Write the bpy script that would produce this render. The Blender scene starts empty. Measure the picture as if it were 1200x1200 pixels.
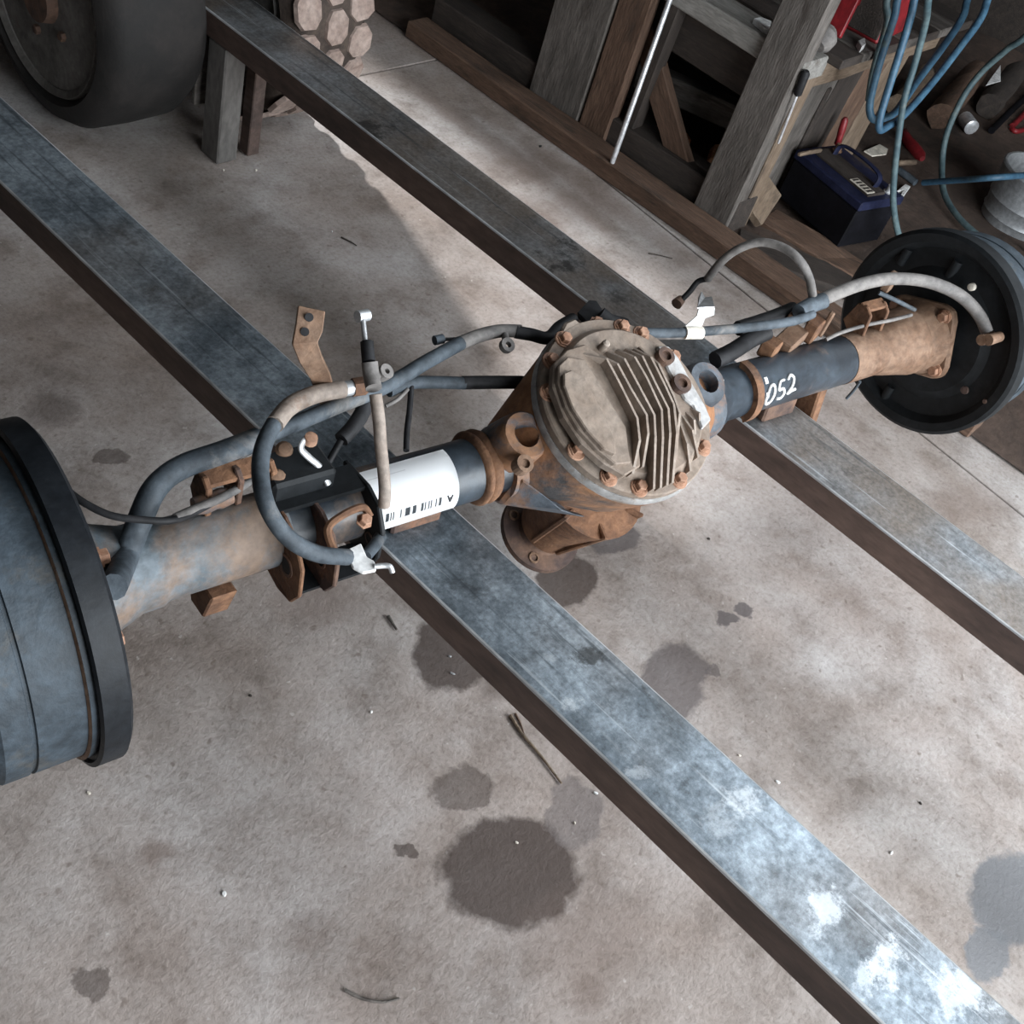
import bpy, bmesh, math, random
from mathutils import Vector, Matrix
random.seed(7)
S = bpy.context.scene
COL = S.collection
# ------------------------------------------------------------------ camera
CAM = Vector((-0.3602, -0.6239, 1.2603)); FPX = 1300.0
PITCH, YAW, ROLL = 0.7710, 1.0830, 0.3712
def cam_axes():
    f = Vector((math.sin(YAW)*math.cos(PITCH), math.cos(YAW)*math.cos(PITCH), -math.sin(PITCH)))
    r = f.cross(Vector((0, 0, 1))).normalized(); u = r.cross(f)
    c, s = math.cos(ROLL), math.sin(ROLL)
    return (c*r + s*u), (-s*r + c*u), f
CR, CU, CF = cam_axes()
cd = bpy.data.cameras.new('camera'); cam = bpy.data.objects.new('camera', cd); COL.objects.link(cam)
cd.sensor_width = 36; cd.sensor_fit = 'HORIZONTAL'; cd.lens = FPX/1200*36; cd.clip_start = .02
cam.matrix_world = Matrix(((CR.x, CU.x, -CF.x, CAM.x), (CR.y, CU.y, -CF.y, CAM.y), (CR.z, CU.z, -CF.z, CAM.z), (0, 0, 0, 1)))
S.camera = cam
# ------------------------------------------------------------------ world, sun, skylight
W = bpy.data.worlds.new('sky'); S.world = W; W.use_nodes = True
W.node_tree.nodes['Background'].inputs[0].default_value = (.86, .92, 1.0, 1)
W.node_tree.nodes['Background'].inputs[1].default_value = 0.28
SUN_DIR = Vector((.38, 1.12, 1.0)).normalized()          # towards the sun
sl = bpy.data.lights.new('sun_offscreen', 'SUN'); sun = bpy.data.objects.new('sun_offscreen', sl); COL.objects.link(sun)
sl.energy = 3.9; sl.angle = math.radians(2.6); sl.color = (1.0, .99, .985)
sun.rotation_euler = SUN_DIR.to_track_quat('Z', 'Y').to_euler()
ROOF_Z = 2.25; SKY0, SKY1, SKYY = 1.86, 3.30, 2.30      # roof height, skylight strip in x, sheeted part ends at y
al = bpy.data.lights.new('skylight_offscreen', 'AREA'); alo = bpy.data.objects.new('skylight_offscreen', al); COL.objects.link(alo)
al.shape = 'RECTANGLE'; al.size = SKY1-SKY0-.04; al.size_y = 3.6; al.energy = 88; al.color = (.88, .94, 1.0)
alo.location = ((SKY0+SKY1)/2, -1.95, ROOF_Z-.03)
dl = bpy.data.lights.new('doorway_offscreen', 'AREA'); dlo = bpy.data.objects.new('doorway_offscreen', dl); COL.objects.link(dlo)
DX0, DX1, DY = -.50, 2.25, -2.15                                # open doorway in the front wall
dl.shape = 'RECTANGLE'; dl.size = DX1-DX0-.1; dl.size_y = 1.95; dl.energy = 150; dl.color = (.90, .955, 1.0)
dlo.location = ((DX0+DX1)/2, DY, 1.02); dlo.rotation_euler = (math.radians(90), 0, 0)
S.view_settings.view_transform = 'Standard'; S.view_settings.look = 'None'
S.view_settings.exposure = 0.26; S.view_settings.gamma = 1.0; S.view_settings.use_curve_mapping = False
RAIL_H = .295; RAIL_T = .05
# ------------------------------------------------------------------ measuring helpers
def ray(px, py): return CR*((px-600)/FPX) - CU*((py-600)/FPX) + CF
def onplane(px, py, o, n):
    d = ray(px, py); return CAM + d*((Vector(o)-CAM).dot(n)/d.dot(n))
def Pz(px, py, z=0.0): return onplane(px, py, (0, 0, z), Vector((0, 0, 1)))
def Px(px, py, x): return onplane(px, py, (x, 0, 0), Vector((1, 0, 0)))
def Py(px, py, y): return onplane(px, py, (0, y, 0), Vector((0, 1, 0)))
AX_Z = .345; AX_YAW = -.2132
AU = Vector((math.cos(AX_YAW), math.sin(AX_YAW), 0)); AV = Vector((-math.sin(AX_YAW), math.cos(AX_YAW), 0)); AO = Vector((0, 0, AX_Z))
def to_ax(p): q = p-AO; return Vector((q.dot(AU), q.dot(AV), q.z))
def Aw(px, py, w): return to_ax(Pz(px, py, AX_Z+w))
def Av(px, py, v): return to_ax(onplane(px, py, AO+AV*v, AV))
def As(px, py, s): return to_ax(onplane(px, py, AO+AU*s, AU))
# cover frame (axle-local)
CPHI = math.radians(-21); CN = Vector((0, math.sin(CPHI), math.cos(CPHI))); CB = Vector((0, math.cos(CPHI), -math.sin(CPHI)))
CC = Vector((.676, -.038, .0795)); CRA, CRB = .1215, .1208
def Cv(px, py, h):      # pixel -> cover plane coordinates at height h above the rim plane
    o = AO + AU*CC.x + AV*CC.y + Vector((0, 0, CC.z)); n = AV*CN.y + Vector((0, 0, CN.z))
    q = to_ax(onplane(px, py, o+n*h, n)) - CC
    return (q.x, q.dot(CB))
def cov(a, b, h): return CC + Vector((a, 0, 0)) + CB*b + CN*h
# ------------------------------------------------------------------ materials
def nd(nt, t, **k):
    n = nt.nodes.new(t)
    for a, v in k.items(): setattr(n, a, v)
    return n
def lk(nt, a, b): nt.links.new(a, b)
def ramp(nt, fac, stops):
    r = nd(nt, 'ShaderNodeValToRGB'); e = r.color_ramp.elements
    while len(e) < len(stops): e.new(.5)
    for i, (p, c) in enumerate(stops):
        e[i].position = p; e[i].color = (*c, 1) if len(c) == 3 else c
    lk(nt, fac, r.inputs[0]); return r
def noise(nt, vec, scale, detail=5, rough=.6, dist=0):
    n = nd(nt, 'ShaderNodeTexNoise'); n.inputs['Scale'].default_value = scale; n.inputs['Detail'].default_value = detail
    n.inputs['Roughness'].default_value = rough; n.inputs['Distortion'].default_value = dist
    if vec is not None: lk(nt, vec, n.inputs['Vector'])
    return n
def mixc(nt, fac, a, b, bt='MIX'):
    m = nd(nt, 'ShaderNodeMix', data_type='RGBA', blend_type=bt)
    for s, v in ((0, fac), (6, a), (7, b)):
        if hasattr(v, 'is_linked') or isinstance(v, bpy.types.NodeSocket): lk(nt, v, m.inputs[s])
        elif s == 0: m.inputs[0].default_value = v
        else: m.inputs[s].default_value = (*v, 1)
    return m.outputs[2]
def math_(nt, op, a, b=None, clamp=False):
    m = nd(nt, 'ShaderNodeMath', operation=op, use_clamp=clamp)
    for i, v in enumerate((a, b)):
        if v is None: continue
        if isinstance(v, bpy.types.NodeSocket): lk(nt, v, m.inputs[i])
        else: m.inputs[i].default_value = v
    return m.outputs[0]
def bump(nt, h, strength, dist=.01):
    b = nd(nt, 'ShaderNodeBump'); b.inputs['Strength'].default_value = strength; b.inputs['Distance'].default_value = dist
    lk(nt, h, b.inputs['Height']); return b.outputs[0]
def newmat(name):
    m = bpy.data.materials.new(name); m.use_nodes = True
    return m, m.node_tree, m.node_tree.nodes['Principled BSDF']
def mottled(name, c1, c2, c3=None, scale=14, rough=(.6, .85), metal=0.0, bmp=.25, t=(.4, .62), t3=(.58, .7), stretch=None, spec=.5, fine=90):
    """two-tone mottled surface with an optional third tone in patches (rust, dust, paint loss)"""
    m, nt, b = newmat(name)
    tc = nd(nt, 'ShaderNodeTexCoord'); v = tc.outputs['Object']
    if stretch:
        mp = nd(nt, 'ShaderNodeMapping'); mp.inputs['Scale'].default_value = stretch; lk(nt, v, mp.inputs[0]); v = mp.outputs[0]
    n1 = noise(nt, v, scale, 6, .65); r = ramp(nt, n1.outputs[0], [(t[0], c1), (t[1], c2)])
    col = r.outputs[0]
    n2 = noise(nt, v, fine, 4, .6)
    if c3:
        n3 = noise(nt, v, scale*.55, 7, .7, .4); r3 = ramp(nt, n3.outputs[0], [(t3[0], (0, 0, 0)), (t3[1], (1, 1, 1))])
        col = mixc(nt, r3.outputs[0], col, c3)
    sp = ramp(nt, n2.outputs[0], [(.3, (.72, .72, .72)), (.7, (1.2, 1.2, 1.2))])
    col = mixc(nt, 1.0, col, sp.outputs[0], 'MULTIPLY')
    lk(nt, col, b.inputs['Base Color'])
    rr = nd(nt, 'ShaderNodeMapRange'); rr.inputs[3].default_value = rough[0]; rr.inputs[4].default_value = rough[1]
    lk(nt, n1.outputs[0], rr.inputs[0]); lk(nt, rr.outputs[0], b.inputs['Roughness'])
    b.inputs['Metallic'].default_value = metal; b.inputs['Specular IOR Level'].default_value = spec
    lk(nt, bump(nt, n2.outputs[0], bmp, .004), b.inputs['Normal'])
    return m
M = {}
M['rust'] = mottled('rust', (0.1014, 0.0468, 0.0234), (0.1950, 0.0975, 0.0507), (0.0546, 0.0351, 0.0273), 25, (.75, .95), bmp=.5)
M['rust_pale'] = mottled('rust_pale', (0.1428, 0.0790, 0.0459), (0.2040, 0.1275, 0.0841), (0.0969, 0.0459, 0.0230), 30, (.7, .9), bmp=.4)
M['rust_dark'] = mottled('rust_dark', (.05, .03, .025), (.13, .075, .05), (.17, .08, .045), 22, (.7, .95), bmp=.4)
M['bolt'] = mottled('bolt_rust', (0.2448, 0.1224, 0.0720), (0.3600, 0.2088, 0.1368), None, 60, (.6, .8), bmp=.3)
M['tube'] = mottled('tube_black_paint', (.014, .018, .024), (.035, .048, .062), (.17, .12, .09), 9, (.3, .55), bmp=.12, t3=(.60, .72), spec=.6)
M['tube_dusty'] = mottled('tube_blue_dusty', (0.0575, 0.0743, 0.0866), (0.1150, 0.1375, 0.1559), (0.1568, 0.1100, 0.0809), 14, (.5, .8), bmp=.3, t3=(.46, .62))
M['cast'] = mottled('casting_blue_grey', (0.0360, 0.0440, 0.0544), (0.0880, 0.1040, 0.1240), (0.2080, 0.1040, 0.0520), 12, (.45, .75), bmp=.3, t3=(.50, .62))
M['house'] = mottled('diff_housing_rust', (0.2400, 0.1080, 0.0480), (0.3360, 0.1680, 0.0800), (0.0560, 0.0520, 0.0520), 9, (.65, .85), bmp=.35, t3=(.52, .64))
M['cover'] = mottled('cover_dusty_alloy', (0.1872, 0.1404, 0.1066), (0.2392, 0.1924, 0.1560), (0.1560, 0.0988, 0.0650), 16, (.6, .85), bmp=.3, t3=(.56, .70))
M['alloy'] = mottled('bare_alloy', (0.3024, 0.2952, 0.2880), (0.4320, 0.4248, 0.4176), (0.2376, 0.1728, 0.1224), 30, (.35, .6), .35, .2, t3=(.55, .68))
M['fin'] = mottled('fin_dusty', (0.2240, 0.1736, 0.1372), (0.2800, 0.2296, 0.1904), (0.1680, 0.1120, 0.0784), 25, (.55, .8), bmp=.25, t3=(.58, .72))
M['plate'] = mottled('backing_plate_black', (.006, .007, .008), (.013, .015, .017), (.03, .03, .03), 8, (.5, .7), bmp=.08, spec=.22, t3=(.62, .75))
M['drum'] = mottled('drum_grey', (0.0179, 0.0273, 0.0363), (0.0393, 0.0551, 0.0706), (0.0571, 0.0551, 0.0504), 26, (.55, .8), bmp=.3, t3=(.56, .70))
M['drum_lip'] = mottled('plate_lip_black', (0.0064, 0.0080, 0.0104), (0.0136, 0.0160, 0.0192), (0.0360, 0.0400, 0.0440), 16, (.42, .6), bmp=.1, spec=.22, t3=(.6, .75))
M['hose'] = mottled('hose_rubber', (0.0298, 0.0382, 0.0467), (0.0765, 0.0935, 0.1105), (0.1700, 0.1615, 0.1530), 18, (.55, .8), bmp=.2, spec=.35, t3=(.55, .70))
M['hose_dusty'] = mottled('hose_dusty', (0.0975, 0.0900, 0.0863), (0.1875, 0.1725, 0.1613), (0.0525, 0.0562, 0.0600), 16, (.6, .85), bmp=.25)
M['hose_tan'] = mottled('hose_tan', (0.1875, 0.1500, 0.1237), (0.2700, 0.2250, 0.1913), (0.1350, 0.0825, 0.0562), 30, (.6, .85), bmp=.3)
M['black'] = mottled('black_rubber', (.008, .008, .009), (.02, .02, .022), None, 30, (.5, .75), bmp=.1, spec=.25)
M['zinc'] = mottled('zinc_plate', (.45, .46, .47), (.62, .63, .64), (.30, .28, .26), 40, (.3, .5), .6, .1)
M['white'] = mottled('white_plastic', (.70, .70, .69), (.82, .82, .81), None, 40, (.4, .6), bmp=.05)
M['cream'] = mottled('cream_plug', (.60, .55, .47), (.74, .69, .60), None, 60, (.5, .7), bmp=.1)
M['chrome'] = mottled('chrome_rod', (.60, .61, .63), (.76, .77, .79), None, 40, (.25, .4), .5, .05)
M['red'] = mottled('red_paint', (0.1600, 0.0080, 0.0112), (0.2400, 0.0128, 0.0176), (0.0560, 0.0064, 0.0080), 20, (.4, .6), bmp=.1)
M['blue'] = mottled('blue_hose', (0.0263, 0.0750, 0.1275), (0.0525, 0.1275, 0.1950), (0.0750, 0.1125, 0.1125), 18, (.45, .65), bmp=.1)
M['blue_dull'] = mottled('blue_green_hose', (0.0450, 0.0825, 0.0975), (0.0900, 0.1350, 0.1425), (0.1650, 0.1650, 0.1350), 18, (.5, .7), bmp=.15)
M['battery'] = mottled('battery_case', (0.0030, 0.0030, 0.0045), (0.0060, 0.0060, 0.0090), None, 10, (.5, .7), bmp=.1, spec=.15)
M['battery_lid'] = mottled('battery_lid_navy', (0.0072, 0.0096, 0.0300), (0.0168, 0.0204, 0.0510), (0.0420, 0.0360, 0.0360), 14, (.5, .7), bmp=.1, spec=.2)
M['dirt'] = mottled('dirt', (0.0420, 0.0271, 0.0200), (0.0851, 0.0560, 0.0420), (0.0280, 0.0200, 0.0160), 7, (.85, 1.0), bmp=.9, fine=40)
M['tyre'] = mottled('tyre_dusty', (0.0350, 0.0245, 0.0196), (0.0770, 0.0560, 0.0434), None, 20, (.8, .95), bmp=.4)
M['lug'] = mottled('tyre_lug_dusty', (0.2550, 0.1875, 0.1575), (0.3450, 0.2700, 0.2325), (0.1650, 0.0975, 0.0712), 18, (.8, .95), bmp=.4)
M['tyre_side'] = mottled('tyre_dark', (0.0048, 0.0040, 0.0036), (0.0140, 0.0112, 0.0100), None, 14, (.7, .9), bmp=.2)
M['wheel'] = mottled('wheel_grey', (0.0800, 0.0750, 0.0680), (0.1500, 0.1400, 0.1300), (0.0900, 0.0500, 0.0350), 9, (.6, .8), bmp=.2)
M['galv'] = mottled('galvanised_sheet', (0.3000, 0.3100, 0.3200), (0.4200, 0.4300, 0.4400), None, 6, (.45, .6), .5, .1)
M['brick'] = mottled('broken_brick', (.40, .16, .075), (.52, .25, .13), (.25, .10, .06), 30, (.8, .95), bmp=.5)
def wood(name, c1, c2, stretch, c3=None):
    return mottled(name, c1, c2, c3, 10, (.7, .95), bmp=.5, stretch=stretch, t=(.35, .65), fine=45, t3=(.52, .68))
LX = (1, 6, 6); LZ = (6, 6, 1)
M['wood_grey'] = wood('timber_grey', (0.0751, 0.0660, 0.0580), (0.1451, 0.1280, 0.1151), LX, (0.0500, 0.0400, 0.0340))
M['wood_pale'] = wood('timber_pale', (0.1900, 0.1800, 0.1650), (0.2800, 0.2700, 0.2500), LX, (0.1200, 0.1050, 0.0900))
M['wood_brown'] = wood('timber_brown', (0.0850, 0.0481, 0.0310), (0.1500, 0.0900, 0.0600), LX, (0.0450, 0.0300, 0.0219))
M['wood_dark'] = wood('timber_dark', (0.0250, 0.0190, 0.0160), (0.0500, 0.0380, 0.0310), LX)
M['wood_tan'] = wood('timber_tan', (0.1300, 0.0900, 0.0600), (0.2100, 0.1550, 0.1100), LX, (0.0700, 0.0500, 0.0350))
# rails: worn steel top, rusty flanks
def rail_mat(nm, b0, b1, bam, oil):
    m, nt, b = newmat(nm)
    tc = nd(nt, 'ShaderNodeTexCoord'); v = tc.outputs['Object']
    mp = nd(nt, 'ShaderNodeMapping'); mp.inputs['Scale'].default_value = (1, .10, 1); lk(nt, v, mp.inputs[0])
    n1 = noise(nt, v, 9, 9, .75, 0); n2 = noise(nt, mp.outputs[0], 34, 8, .75); n3 = noise(nt, v, 3.2, 3, .5)
    c = ramp(nt, n1.outputs[0], [(.3, (.06, .074, .086)), (.45, (.165, .195, .222)), (.62, (.38, .44, .49))]).outputs[0]
    scr = ramp(nt, n2.outputs[0], [(.56, (0, 0, 0)), (.70, (1, 1, 1))]).outputs[0]
    c = mixc(nt, math_(nt, 'MULTIPLY', scr, .35), c, (.42, .45, .47))
    drk = ramp(nt, noise(nt, v, 6.0, 9, .75, .2).outputs[0], [(.58, (0, 0, 0)), (.68, (1, 1, 1))]).outputs[0]
    c = mixc(nt, math_(nt, 'MULTIPLY', drk, .8), c, (.035, .035, .036))
    bro = ramp(nt, n3.outputs[0], [(b0, (0, 0, 0)), (b1, (1, 1, 1))]).outputs[0]
    c = mixc(nt, math_(nt, 'MULTIPLY', bro, bam), c, (.19, .148, .115))
    gr_ = ramp(nt, noise(nt, v, 150, 4, .7).outputs[0], [(.3, (.62, .62, .62)), (.7, (1.3, 1.3, 1.3))]).outputs[0]; c = mixc(nt, 1.0, c, gr_, 'MULTIPLY')
    mp2 = nd(nt, 'ShaderNodeMapping'); mp2.inputs['Scale'].default_value = (1, .035, 1); mp2.inputs['Rotation'].default_value = (0, 0, .05); lk(nt, v, mp2.inputs[0])
    ln = noise(nt, mp2.outputs[0], 70, 5, .65); c = mixc(nt, math_(nt, 'MULTIPLY', ramp(nt, ln.outputs[0], [(.58, (0, 0, 0)), (.66, (1, 1, 1))]).outputs[0], .6), c, (.05, .06, .07))
    ln2 = noise(nt, mp2.outputs[0], 95, 4, .6); c = mixc(nt, math_(nt, 'MULTIPLY', ramp(nt, ln2.outputs[0], [(.62, (0, 0, 0)), (.70, (1, 1, 1))]).outputs[0], .5), c, (.55, .59, .62))
    # bright scraped patches where loads were dragged over the rail
    g = nd(nt, 'ShaderNodeNewGeometry'); nzz = noise(nt, v, 26, 9, .8)
    for (px, py, rx, ry, am) in ((676, 822, 22, 12, .8), (745, 905, 26, 10, .45), (885, 935, 40, 22, .7), (965, 1062, 34, 40, .75), (1040, 1130, 26, 40, .8), (1130, 1160, 70, 36, .6), (640, 770, 14, 8, .4), (840, 960, 30, 30, .35), (1010, 1150, 16, 30, .6)) + oil:
        o = Pz(px, py, RAIL_H); a = Pz(px+rx, py, RAIL_H)-o; e = Pz(px, py+ry, RAIL_H)-o; det = a.x*e.y-a.y*e.x
        d = nd(nt, 'ShaderNodeVectorMath', operation='SUBTRACT'); lk(nt, g.outputs['Position'], d.inputs[0]); d.inputs[1].default_value = tuple(o)
        us = []
        for row in ((e.y/det, -e.x/det, 0), (-a.y/det, a.x/det, 0)):
            q = nd(nt, 'ShaderNodeVectorMath', operation='DOT_PRODUCT'); lk(nt, d.outputs[0], q.inputs[0]); q.inputs[1].default_value = row
            us.append(math_(nt, 'POWER', math_(nt, 'ABSOLUTE', q.outputs['Value']), 2.0))
        rad = math_(nt, 'ADD', math_(nt, 'ADD', us[0], us[1]), math_(nt, 'MULTIPLY', math_(nt, 'SUBTRACT', nzz.outputs[0], .42), 7.0))
        mr = nd(nt, 'ShaderNodeMapRange'); lk(nt, rad, mr.inputs[0]); mr.inputs[1].default_value = 1.0; mr.inputs[2].default_value = .2; mr.inputs[3].default_value = 0; mr.inputs[4].default_value = am
        c = mixc(nt, math_(nt, 'MULTIPLY', math_(nt, 'ABSOLUTE', mr.outputs[0]), .8), c, (.62, .66, .69) if am > 0 else (.03, .028, .026))
    lk(nt, c, b.inputs['Base Color']); b.inputs['Metallic'].default_value = .7
    rr = nd(nt, 'ShaderNodeMapRange'); rr.inputs[3].default_value = .30; rr.inputs[4].default_value = .60
    lk(nt, n2.outputs[0], rr.inputs[0]); lk(nt, rr.outputs[0], b.inputs['Roughness'])
    lk(nt, bump(nt, n2.outputs[0], .15, .003), b.inputs['Normal'])
    return m
M['post'] = mottled('leg_grey_steel', (0.0900, 0.0850, 0.0800), (0.1600, 0.1500, 0.1400), (0.1000, 0.0650, 0.0500), 10, (.5, .7), .2, .2, stretch=(1, 1, .4))
M['rail'] = rail_mat('rail_worn_steel', .50, .66, .40, ((690, 770, 30, 16, -.9), (430, 660, 20, 12, -.5)))
M['rail_brown'] = rail_mat('rail_worn_steel_rusty', .34, .52, .75, ((440, 150, 46, 20, -1.0), (655, 300, 40, 28, -1.0), (735, 350, 30, 16, -.8), (990, 560, 40, 20, -.6)))
M['rail_side'] = mottled('rail_rusty_flank', (.055, .036, .030), (.115, .075, .06), (.17, .13, .11), 8, (.5, .8), bmp=.3, stretch=(1, .3, 1), t3=(.6, .75))
M['rail_edge'] = mottled('rail_edge_glint', (.42, .43, .44), (.66, .67, .68), (.2, .2, .2), 20, (.3, .45), .5, .1, stretch=(1, .3, 1))  # bright bevel colour stands in for the glint along the rail edges
# concrete with oil stains
def concrete_mat():
    m, nt, b = newmat('stained_concrete')
    g = nd(nt, 'ShaderNodeNewGeometry'); v = g.outputs['Position']
    n1 = noise(nt, v, 2.3, 8, .62, .3); n2 = noise(nt, v, 9, 8, .7); n3 = noise(nt, v, 120, 3, .7); n4 = noise(nt, v, 1.1, 4, .5)
    c = ramp(nt, n1.outputs[0], [(.32, (.235, .190, .163)), (.5, (.335, .30, .28)), (.66, (.43, .415, .408))]).outputs[0]
    c = mixc(nt, 1.0, c, ramp(nt, n2.outputs[0], [(.30, (.54, .50, .47)), (.50, (.98, .97, .96)), (.68, (1.18, 1.18, 1.18))]).outputs[0], 'MULTIPLY')
    red = ramp(nt, n4.outputs[0], [(.48, (0, 0, 0)), (.70, (1, 1, 1))]).outputs[0]
    c = mixc(nt, math_(nt, 'MULTIPLY', red, .35), c, (.25, .175, .14))
    c = mixc(nt, 1.0, c, ramp(nt, n3.outputs[0], [(.3, (.78, .765, .75)), (.5, (1.0, 1.0, 1.0)), (.68, (1.10, 1.10, 1.10))]).outputs[0], 'MULTIPLY')
    spk = noise(nt, v, 55, 2, .5); c = mixc(nt, math_(nt, 'MULTIPLY', ramp(nt, spk.outputs[0], [(.66, (0, 0, 0)), (.74, (1, 1, 1))]).outputs[0], .55), c, (.14, .105, .085))
    spk2 = noise(nt, v, 75, 2, .5); c = mixc(nt, math_(nt, 'MULTIPLY', ramp(nt, spk2.outputs[0], [(.70, (0, 0, 0)), (.76, (1, 1, 1))]).outputs[0], .5), c, (.52, .48, .45))
    # stains, each an ellipse with a ragged edge: (px, py, rx, ry, amount, colour, wet)
    DK = (.050, .034, .028); PU = (.10, .085, .085); BR = (.15, .105, .085); WT = (.15, .155, .165)
    stains = [(600, 1020, 82, 70, .88, DK, .1), (545, 925, 36, 26, .6, DK, 0), (672, 950, 33, 42, .55, PU, .15), (530, 765, 47, 46, .85, DK, .2),
              (585, 800, 26, 22, .5, DK, 0), (790, 797, 42, 50, .75, PU, .25), (853, 727, 13, 10, .85, PU, .2), (873, 713, 11, 11, .85, PU, .2), (832, 785, 10, 9, .6, PU, 0),
              (715, 628, 34, 20, .75, PU, .2), (664, 680, 36, 32, .8, DK, .1), (1185, 1050, 48, 58, .9, WT, .8), (1158, 1116, 29, 30, .9, WT, .8),  # dark patch below the pinion flange: oil with the shadow painted in
              (476, 1001, 15, 8, .7, DK, 0), (690, 1165, 30, 26, .45, BR, 0), (690, 1090, 90, 60, .30, BR, 0), (370, 700, 60, 45, .45, BR, 0), (60, 480, 40, 25, .5, DK, 0),
              (180, 1000, 26, 16, .5, BR, 0), (110, 1150, 24, 20, .6, DK, 0), (130, 535, 22, 9, .6, DK, 0),
              (590, 190, 60, 30, .35, BR, 0), (650, 250, 90, 30, .45, BR, 0), (1000, 700, 20, 14, .2, BR, 0), (360, 1090, 40, 30, .3, BR, 0), (1.63, .80, .05, .42, .5, BR, 0), (1.46, .50, .07, .40, .45, BR, 0), (1.72, .55, .05, .5, .45, BR, 0), (1130, 590, 60, 30, .35, BR, 0)]
    nz = noise(nt, v, 20, 6, .62)
    off = nd(nt, 'ShaderNodeVectorMath', operation='MULTIPLY_ADD'); lk(nt, nz.outputs['Color'], off.inputs[0])
    off.inputs[1].default_value = (.055, .055, 0); off.inputs[2].default_value = (-.0275, -.0275, 0)
    ad = nd(nt, 'ShaderNodeVectorMath', operation='ADD'); lk(nt, v, ad.inputs[0]); lk(nt, off.outputs[0], ad.inputs[1]); pv = ad.outputs[0]
    wet = None
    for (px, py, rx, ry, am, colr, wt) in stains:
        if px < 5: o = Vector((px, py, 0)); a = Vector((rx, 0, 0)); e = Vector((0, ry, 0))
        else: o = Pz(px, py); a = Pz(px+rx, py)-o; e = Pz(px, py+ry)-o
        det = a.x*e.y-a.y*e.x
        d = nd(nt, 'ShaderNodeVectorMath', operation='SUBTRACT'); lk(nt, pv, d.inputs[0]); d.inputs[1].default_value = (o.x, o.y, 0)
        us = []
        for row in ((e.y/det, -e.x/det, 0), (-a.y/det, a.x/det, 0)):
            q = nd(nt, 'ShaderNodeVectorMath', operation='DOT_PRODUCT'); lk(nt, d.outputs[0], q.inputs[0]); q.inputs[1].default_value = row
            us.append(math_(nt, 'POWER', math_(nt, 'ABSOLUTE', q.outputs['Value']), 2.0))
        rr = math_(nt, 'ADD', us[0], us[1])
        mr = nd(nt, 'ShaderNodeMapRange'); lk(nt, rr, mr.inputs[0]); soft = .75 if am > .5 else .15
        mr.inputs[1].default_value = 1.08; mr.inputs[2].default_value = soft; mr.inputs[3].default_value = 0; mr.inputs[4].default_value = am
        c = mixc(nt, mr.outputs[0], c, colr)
        if wt:
            wv = math_(nt, 'MULTIPLY', mr.outputs[0], wt)
            wet = wv if wet is None else math_(nt, 'MAXIMUM', wet, wv)
    lk(nt, c, b.inputs['Base Color'])
    ro = nd(nt, 'ShaderNodeMapRange'); lk(nt, wet, ro.inputs[0]); ro.inputs[3].default_value = .82; ro.inputs[4].default_value = .36
    lk(nt, ro.outputs[0], b.inputs['Roughness']); b.inputs['Specular IOR Level'].default_value = .4
    h = math_(nt, 'ADD', math_(nt, 'MULTIPLY', n3.outputs[0], .5), n2.outputs[0])
    lk(nt, bump(nt, h, .35, .006), b.inputs['Normal'])
    return m
M['concrete'] = concrete_mat()
M['joint'] = mottled('joint_dirt', (.03, .022, .018), (.06, .045, .036), None, 12, (.9, 1))
M['roof'] = mottled('roof_sheet', (.10, .10, .10), (.17, .17, .165), None, 3, (.6, .8), .2)
# ------------------------------------------------------------------ mesh helpers
def link(name, me, mat=None, parent=None, smooth=False):
    o = bpy.data.objects.new(name, me); COL.objects.link(o)
    if mat is not None and not me.materials: me.materials.append(M[mat] if isinstance(mat, str) else mat)
    if parent is not None: o.parent = parent
    if smooth:
        for p in me.polygons: p.use_smooth = True
    return o
def bmobj(name, bm, mat, parent=None, smooth=False, bevel=0, seg=1, sharp=35):
    bmesh.ops.recalc_face_normals(bm, faces=bm.faces[:])
    if bevel:
        es = [e for e in bm.edges if len(e.link_faces) == 2 and e.calc_face_angle(0) > math.radians(30)]
        bmesh.ops.bevel(bm, geom=es, offset=bevel, segments=seg, affect='EDGES', profile=.6, clamp_overlap=True)
    if smooth:
        for f in bm.faces: f.smooth = True
        for e in bm.edges:
            if len(e.link_faces) == 2 and e.calc_face_angle(0) > math.radians(sharp): e.smooth = False
    me = bpy.data.meshes.new(name); bm.to_mesh(me); bm.free()
    return link(name, me, mat, parent)
def empty(name, loc=(0, 0, 0), rz=0):
    o = bpy.data.objects.new(name, None); COL.objects.link(o); o.location = loc; o.rotation_euler = (0, 0, rz); o.empty_display_size = .1; return o
def tag(o, label, cat, group=None):
    o['label'] = label; o['category'] = cat
    if group: o['group'] = group
    return o
def struct(o, label=None):
    o['kind'] = 'structure'
    if label: o['label'] = label
    return o
def frame_of(d, hint=Vector((0, 0, 1))):
    d = Vector(d).normalized()
    if abs(d.dot(hint)) > .97: hint = Vector((1, 0, 0)) if abs(d.x) < .9 else Vector((0, 1, 0))
    x = hint.cross(d).normalized(); return x, d.cross(x).normalized(), d
def add_box(bm, c, size, axes=None):
    c = Vector(c); ax = axes or (Vector((1, 0, 0)), Vector((0, 1, 0)), Vector((0, 0, 1)))
    vs = [bm.verts.new(c + ax[0]*(i*size[0]/2) + ax[1]*(j*size[1]/2) + ax[2]*(k*size[2]/2)) for i in (-1, 1) for j in (-1, 1) for k in (-1, 1)]
    fs = [bm.faces.new([vs[i] for i in f]) for f in ((0, 1, 3, 2), (4, 6, 7, 5), (0, 4, 5, 1), (2, 3, 7, 6), (0, 2, 6, 4), (1, 5, 7, 3))]
    return fs
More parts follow.
